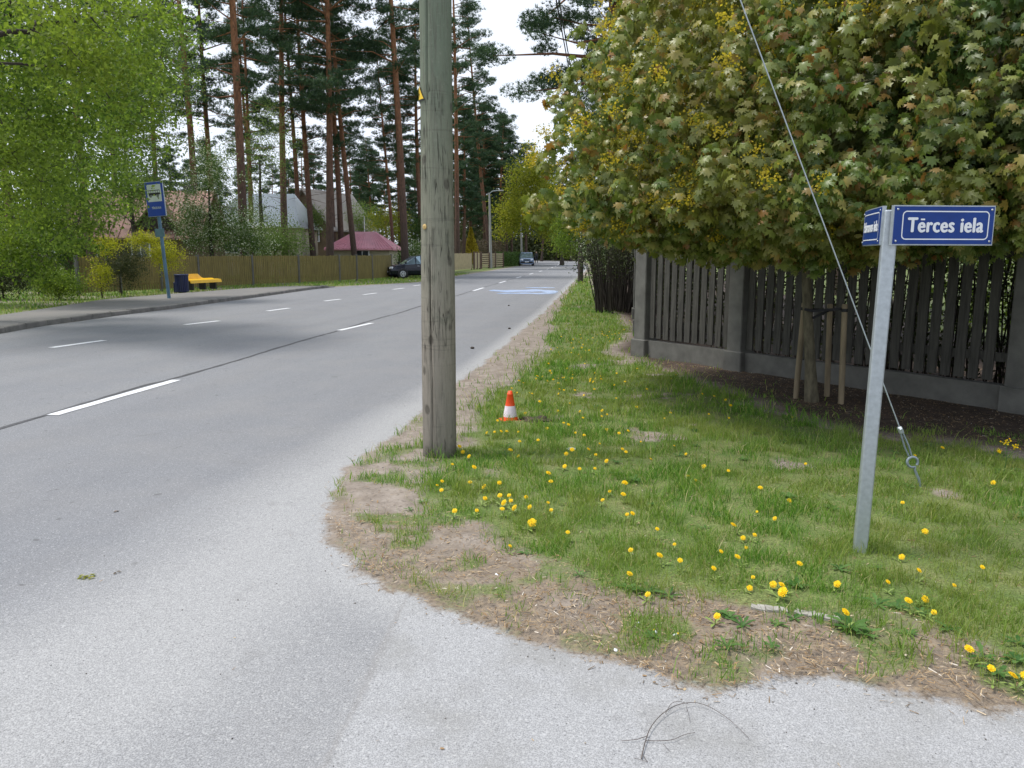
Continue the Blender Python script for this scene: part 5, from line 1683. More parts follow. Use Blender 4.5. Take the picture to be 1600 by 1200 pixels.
# ------------------------------------------------------------------ HOUSES
def rib_roof(mm, a, b, c, d, n, hgt=0.05, w=0.05):
    """ribs from edge a-b (ridge) to c-d (eave)"""
    a, b, c, d = map(Vector, (a, b, c, d))
    nn = (b - a).cross(c - a).normalized()
    if nn.z < 0: nn = -nn
    for i in range(n + 1):
        u = i / n
        mm.quadbox(a.lerp(b, u) + nn * hgt / 2, c.lerp(d, u) + nn * hgt / 2, w, hgt, nn)
def house(name, label, px, dp, wid, dep, eave, ridge, roofmat, wallmat, rz=0.0, hip=0.0, gable_front=False, ribs=0, over=0.35, wins=(), chim=None, dormer=None):
    b = W(px, 600, dp); b.z = 0
    root = empty(name, b, YAW + rz, label, 'house')
    mm = MB(); 
    w2, d2 = wid / 2, dep / 2
    mm.box((0, 0, eave / 2 - 0.02), (wid, dep, eave), None)
    if gable_front:
        mm.prism([(-w2, eave - .04), (w2, eave - .04), (0, ridge - 0.12)], -d2 + 0.003, d2 - 0.003)
    elif hip == 0:
        mm.add([(-w2 + .003, -d2, eave - .04), (-w2 + .003, d2, eave - .04), (-w2 + .003, 0, ridge - .12), (w2 - .003, -d2, eave - .04), (w2 - .003, d2, eave - .04), (w2 - .003, 0, ridge - .12)], [(0, 1, 2), (3, 5, 4)])
    mm.build('wall', wallmat, root)
    mm = MB(); t_ = 0.12
    if gable_front:
        e = eave - over * (ridge - eave) / w2
        for s in (-1, 1):
            A_ = [(0, -d2 - over, ridge), (0, d2 + over, ridge), (s * (w2 + over), d2 + over, e), (s * (w2 + over), -d2 - over, e)]
            vs = A_ + [(x, y, z - t_) for x, y, z in A_]
            mm.add(vs, [(0, 1, 2, 3), (7, 6, 5, 4), (0, 3, 7, 4), (1, 5, 6, 2), (3, 2, 6, 7)])
            if ribs: rib_roof(mm, A_[0], A_[1], A_[3], A_[2], ribs)
    else:
        e = eave - over * (ridge - eave) / d2
        hx = w2 - hip
        for s in (-1, 1):
            A_ = [(-hx - (over if not hip else 0), 0, ridge), (hx + (over if not hip else 0), 0, ridge), (w2 + over, s * (d2 + over), e), (-w2 - over, s * (d2 + over), e)]
            vs = A_ + [(x, y, z - t_) for x, y, z in A_]
            mm.add(vs, [(0, 1, 2, 3), (7, 6, 5, 4), (0, 3, 7, 4), (1, 5, 6, 2), (3, 2, 6, 7)])
            if ribs: rib_roof(mm, A_[0], A_[1], A_[3], A_[2], ribs)
            if hip:
                B_ = [(s * hx, 0, ridge), (s * (w2 + over), -d2 - over, e), (s * (w2 + over), d2 + over, e)]
                mm.add(B_ + [(x, y, z - t_) for x, y, z in B_], [(0, 1, 2), (5, 4, 3), (1, 4, 5, 2)])
        mm.box((0, -d2 - over - 0.05, e - 0.05), (wid + 2 * over, 0.1, 0.1))
    rf = mm.build('roof', roofmat, root)
    if chim:
        for (cx_, cy_, cz_, cw_) in chim:
            mm = MB(); mm.box((cx_, cy_, cz_ / 2 + ridge / 2 - 0.3), (cw_, cw_, cz_ - ridge + 1.6), None, 0.02); mm.box((cx_, cy_, cz_ + 0.52), (cw_ + .12, cw_ + .12, 0.12)); mm.build('chimney', M['concrete'], rf)
    for (x, z, w, h) in wins:
        mm = MB(); mm.box((x, -d2 - 0.03, z), (w + 0.16, 0.08, h + 0.16)); fr_ = mm.build('window', M['white'], root)
        mm = MB(); mm.box((x - w / 4 - .01, -d2 - 0.075, z), (w / 2 - 0.05, 0.02, h)); mm.box((x + w / 4 + .01, -d2 - 0.075, z), (w / 2 - 0.05, 0.02, h)); mm.build('pane', M['winglass'], fr_)
    return root, rf

def hz(py, dp): return W(800, py, dp).z
h, rf = house('house', 'old house with a rusty tin roof, chimney and dark dormer behind the bus stop', 248, 47, 7.4, 5.0, hz(362, 44.5), hz(298, 47), M['roofrust'], M['wallbrown'], 0.05, ribs=16, wins=((0.6, 1.7, 0.9, 0.9), (-1.8, 1.7, 0.9, 0.9)), chim=((0.55, 0.1, hz(284, 47) - 0.3, 0.62), (2.6, 0.1, hz(292, 47) - .5, 0.5)))
mm = MB(); ez = hz(358, 44.5)
mm.prism([(0.5, ez), (2.6, ez), (1.55, ez + 1.35)], -2.6, -0.8); mm.build('dormer', M['bark_dark'], rf)
mm = MB()
for s in (-1, 1):
    mm.quadbox(Vector((1.55, -1.75, ez + 1.47)), Vector((1.55 + s * 1.35, -1.75, ez - 0.1)), 2.1, 0.08, Vector((s * 0.7, 0, 1)))
mm.build('dormer_roof', M['wallbrown'], rf)
house('house', 'house with a wide pale shiny metal roof behind the pines', 432, 58, 5.6, 6, hz(348, 55), hz(303, 58), M['roofpale'], M['wall'], 0.0, hip=0.8, wins=((0.2, 2.2, 1.0, 1.1), (-1.7, 2.2, 1.0, 1.1)))
house('house', 'brown timber house with a steep gable left of the pink roof', 524, 68, 4.6, 7, hz(352, 66), hz(296, 66), M['roofgrey'], M['wallbrown'], -0.35, gable_front=True, wins=((-0.7, 3.1, 0.9, 1.1), (0.8, 3.1, 0.9, 1.1), (0, 1.3, 1.2, 1.2)))
house('garage', 'low garage with a bright pink-red hipped roof behind the olive fence', 577, 60, 4.3, 4.4, hz(385, 57.8), hz(363, 60), M['roofpink'], M['wall'], 0.0, hip=1.35, ribs=22, wins=((0.2, 1.55, 0.9, 0.35),))
b = W(577, 600, 64); b.z = 0
mm = MB(); mm.tube([(0, 0, -.05), (0, 0, hz(338, 64))], [0.05, 0.03], 8); o = mm.build('flagpole', M['white']); o.location = b; tag(o, 'thin white mast rising behind the pink-red roof', 'mast')

# ------------------------------------------------------------------ VEHICLES
def car(name, label, cat_, loc, rz, Ln, Wd, stations, paint, wheel_x, wr=0.31, ride=0.2, group=None):
    """stations: (x, z_waist, z_top, w_top_factor, w_factor); x from rear (0) to nose (Ln)"""
    root = empty(name, loc, rz, label, cat_, group)
    w2 = Wd / 2
    rings = []
    for (x, zb_, zt_, wt_, wf_) in stations:
        w = w2 * wf_
        half = [(w * 0.82, ride), (w * 0.96, ride + 0.10), (w, ride + 0.30), (w * 0.99, (ride + zb_) / 2 + 0.1), (w * 0.93, zb_), (w * wt_, zt_ - 0.03 if zt_ - zb_ > 0.06 else zb_ + (zt_ - zb_) * .6), (w * wt_ * 0.85, zt_)]
        rings.append([(x - Ln / 2, y, z) for y, z in half] + [(x - Ln / 2, -y, z) for y, z in reversed(half)])
    n = len(rings[0]); body = MB(); glass = MB(); vs = [p for r in rings for p in r]
    bf = []; gf = []; wf = []
    for i in range(len(rings) - 1):
        s0, s1 = stations[i], stations[i + 1]
        cabin0 = s0[2] - s0[1] > 0.1; cabin1 = s1[2] - s1[1] > 0.1
        for k in range(n):
            k2 = (k + 1) % n
            f = (i * n + k, (i + 1) * n + k, (i + 1) * n + k2, i * n + k2)
            side = k in (4, n - 6)
            top = k in (5, 6, n - 8 + 0, n - 7) and k in (5, 6, 7)
            if side and cabin0 and cabin1: gf.append(f)
            elif k in (5, 6, 7) and (cabin0 != cabin1): wf.append(f)
            elif side and (cabin0 != cabin1): gf.append(f)
            else: bf.append(f)
    bf.append(tuple(range(n))); bf.append(tuple((len(rings) - 1) * n + k for k in reversed(range(n))))
    body.add(vs, bf, False)
    bo = body.build('body', paint, root)
    for p in bo.data.polygons: p.use_smooth = False
    glass.add(vs, gf, False); glass.build('side_window', M['glass'], root)
    g2_ = MB(); g2_.add(vs, wf, False); g2_.build('windscreen', M['glass'], root)
    # pillars
    mm = MB()
    for i, (x, zb_, zt_, wt_, wf_) in enumerate(stations):
        if zt_ - zb_ > 0.1:
            for s in (-1, 1):
                mm.quadbox(Vector((x - Ln / 2, s * w2 * wf_ * 0.935, zb_)), Vector((x - Ln / 2, s * w2 * wf_ * wt_ * 1.005, zt_ - 0.03)), 0.06, 0.03)
    mm.build('window_pillar', paint, root)
    for wx in wheel_x:
        for s in (-1, 1):
            Mx = Matrix.Translation((wx - Ln / 2, s * (w2 - 0.09), wr)) @ Matrix.Rotation(PI / 2 * -s, 4, 'X')
            wh = empty('wheel', (0, 0, 0)); wh.parent = root
            mm = MB(); mm.lathe([(0.0, -0.08), (wr * 1.12, -0.08), (wr * 1.12, 0.085), (wr * 1.0, 0.088)], 24, M=Mx); mm.build('wheel_arch', M['black'], wh)
            mm = MB(); mm.lathe([(wr * 0.62, 0.02), (wr * 0.66, 0.10), (wr * 0.92, 0.105), (wr, 0.08), (wr, -0.09), (wr * 0.6, -0.1)], 28, M=Mx); mm.build('tyre', M['rubber'], wh)
            mm = MB(); mm.lathe([(wr * 0.64, 0.05), (wr * 0.62, 0.098), (wr * 0.5, 0.085), (wr * 0.2, 0.09), (0.0, 0.10)], 28, M=Mx)
            mm.build('rim', M['rim'], wh)
            mm = MB()
            for k in range(5):
                a = 2 * PI * k / 5
                mm.box((math.cos(a) * wr * 0.36, math.sin(a) * wr * 0.36, 0.093), (0.055, 0.055, 0.02), Mx)
            mm.build('rim_holes', M['black'], wh)
    return root

cl = G(656, 434.5)
hatch = [(0.0, 0.85, 0.86, 0.9, 0.86), (0.12, 0.93, 0.97, 0.9, 0.94), (0.55, 0.93, 1.36, 0.78, 0.98), (1.3, 0.92, 1.45, 0.78, 1.0), (2.1, 0.90, 1.44, 0.78, 1.0), (2.45, 0.90, 1.38, 0.78, 1.0),
         (3.15, 0.88, 0.92, 0.84, 0.98), (3.7, 0.78, 0.82, 0.86, 0.95), (4.0, 0.62, 0.68, 0.88, 0.86), (4.1, 0.45, 0.5, 0.9, 0.8)]
nose_dir = -RT * 0.93 - FW * 0.37
crz = math.atan2(nose_dir.y, nose_dir.x)
cpos = W(658, 600, 50.5); cpos.z = 0.0
crt = car('parked_car', 'black hatchback parked nose-out behind the orange-barked pine', 'car', cpos, crz, 4.1, 1.72, hatch, M['carblack'], (0.75, 3.3), 0.30)
def carbits(root, Ln, Wd, zl, grill=True, plate=True, hl=(0.3, 0.16), wl=0.66, zs=0.0):
    x = Ln / 2
    for s in (-1, 1):
        mm = MB(); Mx = Matrix.Translation((x - 0.13, s * Wd / 2 * wl, zl)) @ Matrix.Rotation(s * R(25), 4, 'Z') @ Matrix.Rotation(R(-18), 4, 'Y')
        mm.box((0, 0, 0), (0.1, hl[0], hl[1]), Mx, 0.02); mm.build('headlight', M['lampglass'], root)
        mm = MB(); mm.box((0.35 * Ln - x * 0 - 0.35, s * (Wd / 2 + 0.07), 0.98 + zs), (0.12, 0.2, 0.13), None, 0.03); mm.build('wing_mirror', M['black'], root)
    mm = MB(); mm.box((x - 0.035, 0, zl - 0.02), (0.08, Wd * 0.42, 0.12), None, 0.01); mm.build('grille', M['black'], root)
    mm = MB(); mm.box((x - 0.02, 0, zl - 0.3), (0.1, Wd * 0.8, 0.22), None, 0.03); mm.build('bumper', M['black'], root)
    mm = MB(); mm.box((x + 0.035, 0, zl - 0.24), (0.02, 0.5, 0.11)); mm.build('number_plate', M['white'], root)
carbits(crt, 4.1, 1.72, 0.66)
for s in (-1, 1):
    mm = MB(); mm.box((0.25, s * 0.845, 0.78), (0.16, 0.03, 0.03), None, 0.008); mm.build('door_handle', M['rim'], crt)
mpv = [(0.0, 0.95, 0.97, 0.9, 0.9), (0.1, 1.0, 1.2, 0.85, 0.97), (0.3, 1.0, 1.62, 0.8, 1.0), (1.6, 0.98, 1.68, 0.8, 1.0), (2.7, 0.96, 1.66, 0.8, 1.0), (3.05, 0.95, 1.56, 0.8, 1.0),
       (3.75, 0.93, 0.97, 0.85, 0.98), (4.15, 0.8, 0.84, 0.88, 0.95), (4.35, 0.6, 0.65, 0.9, 0.86)]
vpos = G(818, 415.5)
vrt = car('parked_van', 'blue-grey people carrier parked facing the camera at the far left kerb', 'car', (vpos.x + .1, vpos.y + 2.2, 0), -PI / 2 + R(8), 4.35, 1.85, mpv, M['carblue'], (0.8, 3.5), 0.33)
carbits(vrt, 4.35, 1.85, 0.74, zs=0.1, hl=(0.36, 0.2), wl=0.68)
mm = MB(); mm.quadbox(Vector((1.5, -0.78, 0.97)), Vector((1.5, 0.78, 0.97)), 0.12, 0.03); mm.build('wiper_cowl', M['black'], vrt)

# ------------------------------------------------------------------ STREET LAMPS
def lamp(label, px, ty, by, arm=1, px_top=None):
    b = G(px, by); dp = (b - cam.location).dot(FW); top_ = W(px_top or px, ty, dp)
    root = empty('street_lamp', b, 0, label, 'street lamp', 'street lamps along the far road')
    v_ = top_ - b
    mm = MB(); mm.tube([Vector((0, 0, -.1)), v_ * 0.5, v_], [0.17, 0.13, 0.09], 12); mm.build('post', M['lampgrey'], root)
    mm = MB(); mm.tube([v_ + Vector((0, 0, -0.1)), v_ + Vector((0.35 * arm, 0, 0.15)), v_ + Vector((1.0 * arm, 0, 0.2))], 0.035, 8); mm.build('arm', M['galv_dark'], root)
    mm = MB(); mm.box((v_.x + 1.2 * arm, v_.y, v_.z + 0.2), (0.6, 0.22, 0.12), None, 0.04); mm.build('lamp_head', M['lampgrey'], root)
lamp('tall grey street lamp in front of the horizontal slat fence', 767, 301, 419, 1, 764.5)
lamp('second street lamp rising behind the blue people carrier', 815, 333, 412.5, 1, 814)
lamp('farthest thin street lamp at the road bend', 854.5, 366, 404.8, -1, 854)

# ------------------------------------------------------------------ PERSON (far)
pp = G(838, 411.5)
person = empty('person', pp, PI - 0.2, 'person in dark clothes walking on the far left edge of the road', 'person')
def skin(name, verts, edges, radii, mat, parent, sub=1):
    me = bpy.data.meshes.new(name); me.from_pydata(verts, edges, []); me.update()
    o = link_mesh(name, me, mat, parent)
    md = o.modifiers.new('s', 'SKIN')
    for i, r_ in enumerate(radii): me.skin_vertices[0].data[i].radius = (r_, r_)
    me.skin_vertices[0].data[0].use_root = True
    md.use_smooth_shade = True
    m2 = o.modifiers.new('u', 'SUBSURF'); m2.levels = sub; m2.render_levels = sub
    return o
bv = [(0, 0, .95), (0, 0, 1.15), (0, 0, 1.38), (0, 0, 1.5), (0, .02, 1.6), (0, .02, 1.72),
      (.1, 0, .9), (.12, .12, .5), (.12, .1, .08), (.12, .24, .05), (-.1, 0, .9), (-.12, -.12, .5), (-.12, -.28, .12), (-.12, -.18, .05),
      (.2, 0, 1.4), (.26, -.08, 1.12), (.27, .05, .88), (-.2, 0, 1.4), (-.26, .08, 1.12), (-.27, .2, .9)]
be_ = [(0, 1), (1, 2), (2, 3), (3, 4), (4, 5), (0, 6), (6, 7), (7, 8), (8, 9), (0, 10), (10, 11), (11, 12), (12, 13), (2, 14), (14, 15), (15, 16), (2, 17), (17, 18), (18, 19)]
br = [.15, .15, .17, .06, .085, .09, .1, .07, .05, .045, .1, .07, .05, .045, .075, .05, .04, .075, .05, .04]
skin('body', bv, be_, br, M['darkcloth'], person)
mm = MB(); mm.lathe([(0.0, 1.53), (0.05, 1.54), (0.082, 1.60), (0.09, 1.66), (0.07, 1.74), (0.0, 1.77)], 14, (0, 0.035, 0)); mm.build('head', M['skin'], person)
mm = MB(); mm.lathe([(0.095, 1.66), (0.097, 1.72), (0.07, 1.78), (0.0, 1.80)], 14, (0, 0.01, 0)); mm.build('hair', M['hair'], person)

# ------------------------------------------------------------------ GRASS
def blades(x, y, h, w, lean_, rs):
    n = len(x)
    a = rs.rand(n) * 2 * PI
    dx, dy = np.cos(a), np.sin(a)
    la = rs.rand(n) * 2 * PI; ll = lean_ * h * rs.rand(n)
    z0 = np.zeros(n) - 0.003
    base = np.stack([x, y, z0], -1)
    wv = np.stack([dx, dy, np.zeros(n)], -1) * (w / 2)[:, None]
    lv = np.stack([np.cos(la) * ll, np.sin(la) * ll, np.zeros(n)], -1)
    hz_ = np.stack([np.zeros(n), np.zeros(n), h], -1)
    p0 = base - wv; p1 = base + wv
    m0 = base + hz_ * 0.55 + lv * 0.3 - wv * 0.75; m1 = base + hz_ * 0.55 + lv * 0.3 + wv * 0.75
    tp_ = base + hz_ * 0.95 + lv
    V = np.stack([p0, p1, m1, m0, tp_], 1).reshape(-1, 3)
    b_ = (np.arange(n) * 5)[:, None]
    F3 = np.concatenate([b_ + np.array([[0, 1, 2]]), b_ + np.array([[0, 2, 3]]), b_ + np.array([[3, 2, 4]])], 0)
    return V, F3
def zground(x, y):
    return 0.012 + 0.02 * (fbm(x, y, 0.5, 50) + 0.3)
rs = np.random.RandomState(77)
parts_ = []
for (x0, x1, y0, y1, dens, hh, ww) in ((-1.6, 6.5, 2.2, 4.6, 10500, 0.052, 0.0038), (-2.2, 6.8, 4.6, 7.5, 6200, 0.060, 0.0050), (-2.2, 6.8, 7.5, 13, 2300, 0.07, 0.009), (-2.4, 3.4, 13, 24, 520, 0.08, 0.014), (-2.4, 1.5, 24, 48, 130, 0.11, 0.03)):
    n = int((x1 - x0) * (y1 - y0) * dens)
    x = rs.uniform(x0, x1, n); y = rs.uniform(y0, y1, n)
    # only keep those inside the camera's wedge (plus margin)
    rel = x * RT.x + y * RT.y; dpth = x * FW.x + y * FW.y
    k = (np.abs(rel) < dpth * 0.80 + 0.6)
    x, y = x[k], y[k]
    g = grassness(x, y) * (sdist(x, y, ROAD) < -0.02)
    tuft = np.clip(0.5 + 1.8 * fbm(x, y, 0.16, 60, 2), 0.05, 1)
    k = rs.rand(len(x)) < g * tuft
    x, y = x[k], y[k]; g = g[k]
    eg_ = sdist(x, y, GRASS); hb_ = 1 + 0.7 * np.exp(-(eg_ / 0.16) ** 2) * (fbm(x, y, 0.4, 81) > -0.1)
    h_ = hb_ * hh * (0.35 + 1.3 * rs.rand(len(x)) ** 1.6) * (0.75 + 0.9 * np.clip(fbm(x, y, 0.6, 70) + 0.25, 0, 1))
    v, f = blades(x, y, h_, ww * rs.uniform(0.6, 1.3, len(x)), 1.2, rs)
    v[:, 2] += np.repeat(zground(x, y), 5)
    parts_.append((v, f))
V, Fc = cat(parts_)
o = np_mesh('grass', V, Fc, M['grass']); tag(o, 'spring grass on the verge around the sign post', 'grass', kind='stuff')
# left verge grass
parts_ = []
n = 26000
x = rs.uniform(-28, -10, n); y = rs.uniform(14, 60, n)
dr_ = sdist(x, y, ROAD); PV_poly = [(p.x, p.y) for p in A] + [(p.x, p.y) for p in reversed(B)]
k = (dr_ < -0.15) & (sdist(x, y, PV_poly) < -0.05)
x, y = x[k], y[k]
v, f = blades(x, y, 0.12 * rs.uniform(0.5, 1.5, len(x)), 0.03 * rs.uniform(0.6, 1.4, len(x)), 1.0, rs)
o = np_mesh('grass', v, f, M['grass']); tag(o, 'grass strip behind the bus stop pavement', 'grass', kind='stuff')
del parts_, V, Fc

# ------------------------------------------------------------------ WEEDS, DANDELIONS
def rosette(rs, nleaf, ln, w):
    vs = []; fs = []
    for k in range(nleaf):
        a = 2 * PI * k / nleaf + rs.uniform(-.3, .3); l = ln * rs.uniform(0.6, 1.15); up_ = rs.uniform(0.15, 0.7)
        d = np.array([math.cos(a), math.sin(a)]); s = np.array([-math.sin(a), math.cos(a)])
        N = 6; b0 = len(vs)
        for i in range(N + 1):
            u = i / N
            r_ = l * u * (1 - 0.1 * u); z = l * (up_ * u - 0.55 * up_ * u * u) + 0.004
            ww_ = w * (0.18 + math.sin(PI * min(1, u ** 1.3)) ** 0.8) * (1.0 if i % 2 else 0.62)
            if i == N: ww_ = 0.001
            c_ = d * r_
            vs += [(c_[0] - s[0] * ww_, c_[1] - s[1] * ww_, z + ww_ * 0.35), (c_[0], c_[1], z), (c_[0] + s[0] * ww_, c_[1] + s[1] * ww_, z + ww_ * 0.35)]
        for i in range(N):
            q_ = b0 + i * 3
            fs += [(q_, q_ + 3, q_ + 4, q_ + 1), (q_ + 1, q_ + 4, q_ + 5, q_ + 2)]
    return vs, fs
wn = 0
wp_ = []
rs = np.random.RandomState(8)
mmw = MB()
wl_ = [(1330, 990, 1.5), (1350, 1000, 1.2), (1010, 930, 1.2), (1045, 935, 1.0), (985, 925, .9), (1560, 1060, 1.4), (1590, 1040, 1.2), (1535, 1035, 1.0), (1160, 985, .9), (1140, 970, 0.7), (1240, 975, .7), (1400, 955, .9), (1440, 965, .8), (1370, 950, .9),
       (905, 905, .7), (820, 868, .6), (1130, 965, .5), (1215, 985, .5), (660, 790, .5), (640, 800, .5), (1180, 650, .8), (1450, 700, 1), (1490, 705, 1.1), (1560, 712, 1.1), (1360, 690, .9), (1590, 1010, 1), (1480, 990, .9), (1100, 830, .7), (1300, 800, .7), (930, 640, .8)]
for k in range(110):
    x = rs.uniform(-1.0, 5.5); y = 3.0 + 9 * rs.rand() ** 1.3
    if grassness(np.array([x]), np.array([y]))[0] > 0.4: wp_.append((x, y, rs.uniform(0.5, 1.1)))
for (px, py, s) in wl_:
    p = G(px, py); wp_.append((p.x, p.y, s))
for (x, y, s) in wp_:
    vs, fs = rosette(rs, rs.randint(5, 10), (0.085 * s + 0.02) * rs.uniform(.5, .85), (0.012 * s + 0.003) * rs.uniform(.5, .8))
    z = float(zground(np.array([x]), np.array([y]))[0])
    mmw.add([(x + a, y + b, z + c_) for a, b, c_ in vs], fs, True)
o = mmw.build('weeds', M['weed']); tag(o, 'broad-leaved weeds scattered through the grass', 'weeds', kind='stuff')

def dandelion_protos():
    P_ = []
    for v in range(4):
        rs = np.random.RandomState(200 + v)
        H_ = (0.035, 0.055, 0.08, 0.045)[v]; r_ = (0.019, 0.017, 0.016, 0.013)[v]
        mm = MB(); lx = rs.uniform(-.02, .02); ly = rs.uniform(-.02, .02)
        mm.tube([(0, 0, -0.01), (lx * .4, ly * .4, H_ * .5), (lx, ly, H_)], [0.0022, 0.002, 0.0022], 6, cap=False)
        mm.lathe([(0.0018, -0.008), (0.006, -0.004), (0.006, 0.0)], 8, (lx, ly, H_))
        vs, fs = rosette(rs, 4, 0.05, 0.006); mm.add(vs, fs, True)
        stem = mm.build('stem', M['stem'])
        mm = MB(); tilt = Matrix.Translation((lx, ly, H_)) @ Matrix.Rotation(rs.uniform(.25, .95), 4, 'X') @ Matrix.Rotation(rs.uniform(-.4, .4), 4, 'Y')
        for ringn, rr_, zz_, e in ((20, 1.0, 0.001, 0.02), (18, 0.8, 0.0025, 0.2), (14, 0.55, 0.004, 0.45), (8, 0.3, 0.005, 0.8)):
            for k in range(ringn):
                a = 2 * PI * (k + rs.rand() * .6) / ringn; L_ = r_ * rr_ * rs.uniform(.85, 1.1)
                c1_, s1_ = math.cos(a), math.sin(a); wv = 0.0026
                ex = L_ * math.cos(e); ez_ = L_ * math.sin(e) * 0.6 + zz_
                mm.add([(-s1_ * wv * .5, c1_ * wv * .5, zz_), (s1_ * wv * .5, -c1_ * wv * .5, zz_), (c1_ * ex + s1_ * wv, s1_ * ex - c1_ * wv, ez_), (c1_ * ex - s1_ * wv, s1_ * ex + c1_ * wv, ez_)], [(0, 1, 2, 3)], False, tilt)
        mm.lathe([(0.0, 0.005), (r_ * .4, 0.0035), (r_ * .6, 0.0005), (r_ * .4, -0.001)], 12, M=tilt)
        fl = mm.build('flower_head', M['petal'])
        P_.append((stem, fl))
    return P_
DP = dandelion_protos()
dused = set()
dn_ = [0]
def dlabel(x, y):
    def near(px, py, r_): q = G(px, py); return math.hypot(q.x - x, q.y - y) < r_
    if near(800, 655, 0.75): return 'dandelion in bloom close round the traffic cone'
    if near(785, 780, 0.5): return 'dandelion in the dense yellow cluster below the utility pole'
    if near(1440, 945, 0.4): return 'dandelion in the small cluster right of the sign post foot'
    if near(1580, 1055, 0.35): return 'dandelion in the clump at the dirt edge, lower right corner'
    if near(1343, 866, 0.8): return 'small dandelion in the grass near the foot of the street sign post'
    if y > 11: return 'tiny distant dandelion on the verge toward the fence corner'
    if y > 7.2: return 'small dandelion in the grass beyond the cone'
    if x > 1.4: return 'small dandelion in the lawn between the sign post and the fence'
    return 'small dandelion in the middle of the grass verge'
def dandelion(x, y, s, label=None, v=None):
    label = label or dlabel(x, y)
    v = random.randrange(4) if v is None else v
    z = float(zground(np.array([x]), np.array([y]))[0])
    root = empty('dandelion', (x, y, z), random.uniform(-.7, .7), label or 'small yellow dandelion in bloom in the grass verge', 'dandelion', 'dandelions in the grass')
    root.scale = (s, s, s)
    for k, src in enumerate(DP[v]):
        if (v, k) in dused: c_ = src.copy(); COL.objects.link(c_)
        else: c_ = src; dused.add((v, k))
        c_.parent = root
dl = [(1217, 925, 1.4), (1227, 920, 1.0), (1117, 965, 1.2), (1321, 975, 1.2), (1520, 1028, 1.1), (1552, 1060, 0.95), (1590, 1065, 1.1), (1593, 1052, 1.0), (1425, 948, 1.1), (1439, 935, 1.0), (1453, 957, 1.0), (1010, 928, 1.1), (989, 902, 1.0), (1036, 875, 1.1), (1151, 826, 1.1),
      (1157, 876, 1.0), (1202, 911, 1.0), (1254, 888, 1.0), (1303, 910, 1.0), (1190, 768, 1.0), (1166, 915, .8), (1066, 884, .9), (1162, 854, .8), (1128, 867, .8), (1117, 895, .9), (1173, 900, .8), (1029, 832, .8), (1052, 848, .8), (824, 819, 1.5), (707, 803, 1.3), (741, 800, 1.0), (753, 782, 1.2), (778, 778, 1.3),
      (785, 785, 1.2), (793, 776, 1.1), (795, 784, 1.1), (802, 793, 1.2), (786, 800, .9), (743, 742, 1.2), (755, 760, 1.1), (776, 758, 1.3), (735, 758, .9), (818, 775, .8), (825, 791, 1), (859, 799, 1.0), (861, 745, 1.2), (862, 758, 1.0), (858, 790, .7), (890, 838, .8), (798, 855, .7), (940, 782, 1.0), (951, 767, .9),
      (979, 765, 1.2), (977, 777, 1.1), (972, 751, .8), (978, 803, 1), (990, 811, 1), (983, 860, 1.1), (897, 714, 1.2), (881, 709, 1), (920, 710, 1), (928, 712, 1), (945, 719, 1), (926, 732, 1), (908, 738, .9), (974, 708, .9), (980, 713, .9), (879, 727, 1), (801, 708, 1.2), (808, 710, .8), (814, 695, .9), (720, 706, 1.1), (731, 712, 1), (779, 664, .9), (771, 677, 1), (784, 681, .9), (794, 678, .9),
      (760, 675, .8), (852, 669, .9), (843, 693, .9), (890, 670, 1), (897, 676, .9), (882, 662, .8), (809, 676, .8), (818, 645, .9), (813, 598, 1), (807, 616, 1), (842, 590, 1.1), (845, 633, 1), (818, 603, .8), (857, 579, 1), (858, 572, 1), (860, 583, .9), (881, 590, 1), (883, 593, .8), (892, 590, .9), (873, 600, .8), (872, 615, .8), (882, 612, .8), (833, 617, .8),
      (826, 614, .7), (900, 612, .9), (911, 616, .8), (884, 575, .8), (893, 585, .8), (1096, 729, 1), (1083, 751, .9), (1257, 725, .9), (1407, 784, 1), (1404, 867, .9), (1548, 751, 1), (1436, 899, .9), (1388, 916, .8), (1486, 911, .8), (1537, 891, .8), (1076, 745, .7), (1070, 708, .7), (1056, 697, .7), (1020, 720, .8), (1140, 741, .8), (1000, 690, .7), (1040, 655, .7),
      (940, 522, .9), (950, 518, .9), (955, 523, 1), (945, 525, .9), (970, 503, .8), (983, 501, .8), (966, 520, .7), (925, 500, .7), (935, 560, .8), (915, 570, .8), (905, 555, .8), (930, 590, .8), (958, 600, .7), (905, 640, .8), (950, 650, .7), (870, 640, .7)]
for i, (px, py, s) in enumerate(dl):
    p = G(px, py, 0.05)
    lab = {0: 'largest dandelion bloom, in a tuft near the sign post', 4: 'dandelion at the dirt edge in the lower right corner', 28: 'large dandelion bloom alone in the grass edge below the utility pole'}.get(i)
    dandelion(p.x, p.y, s * 0.95, lab)
rs = np.random.RandomState(91); cnt = 0
while cnt < 95:
    x = rs.uniform(-1.3, 3.4); y = rs.uniform(4.2, 16)
    if grassness(np.array([x]), np.array([y]))[0] < 0.55 or rs.rand() > 1.1 - (x + 1.3) / 5: continue
    if fbm(np.array([x]), np.array([y]), 1.1, 90)[0] < 0.0: continue
    dandelion(x, y, rs.uniform(0.6, 0.95)); cnt += 1
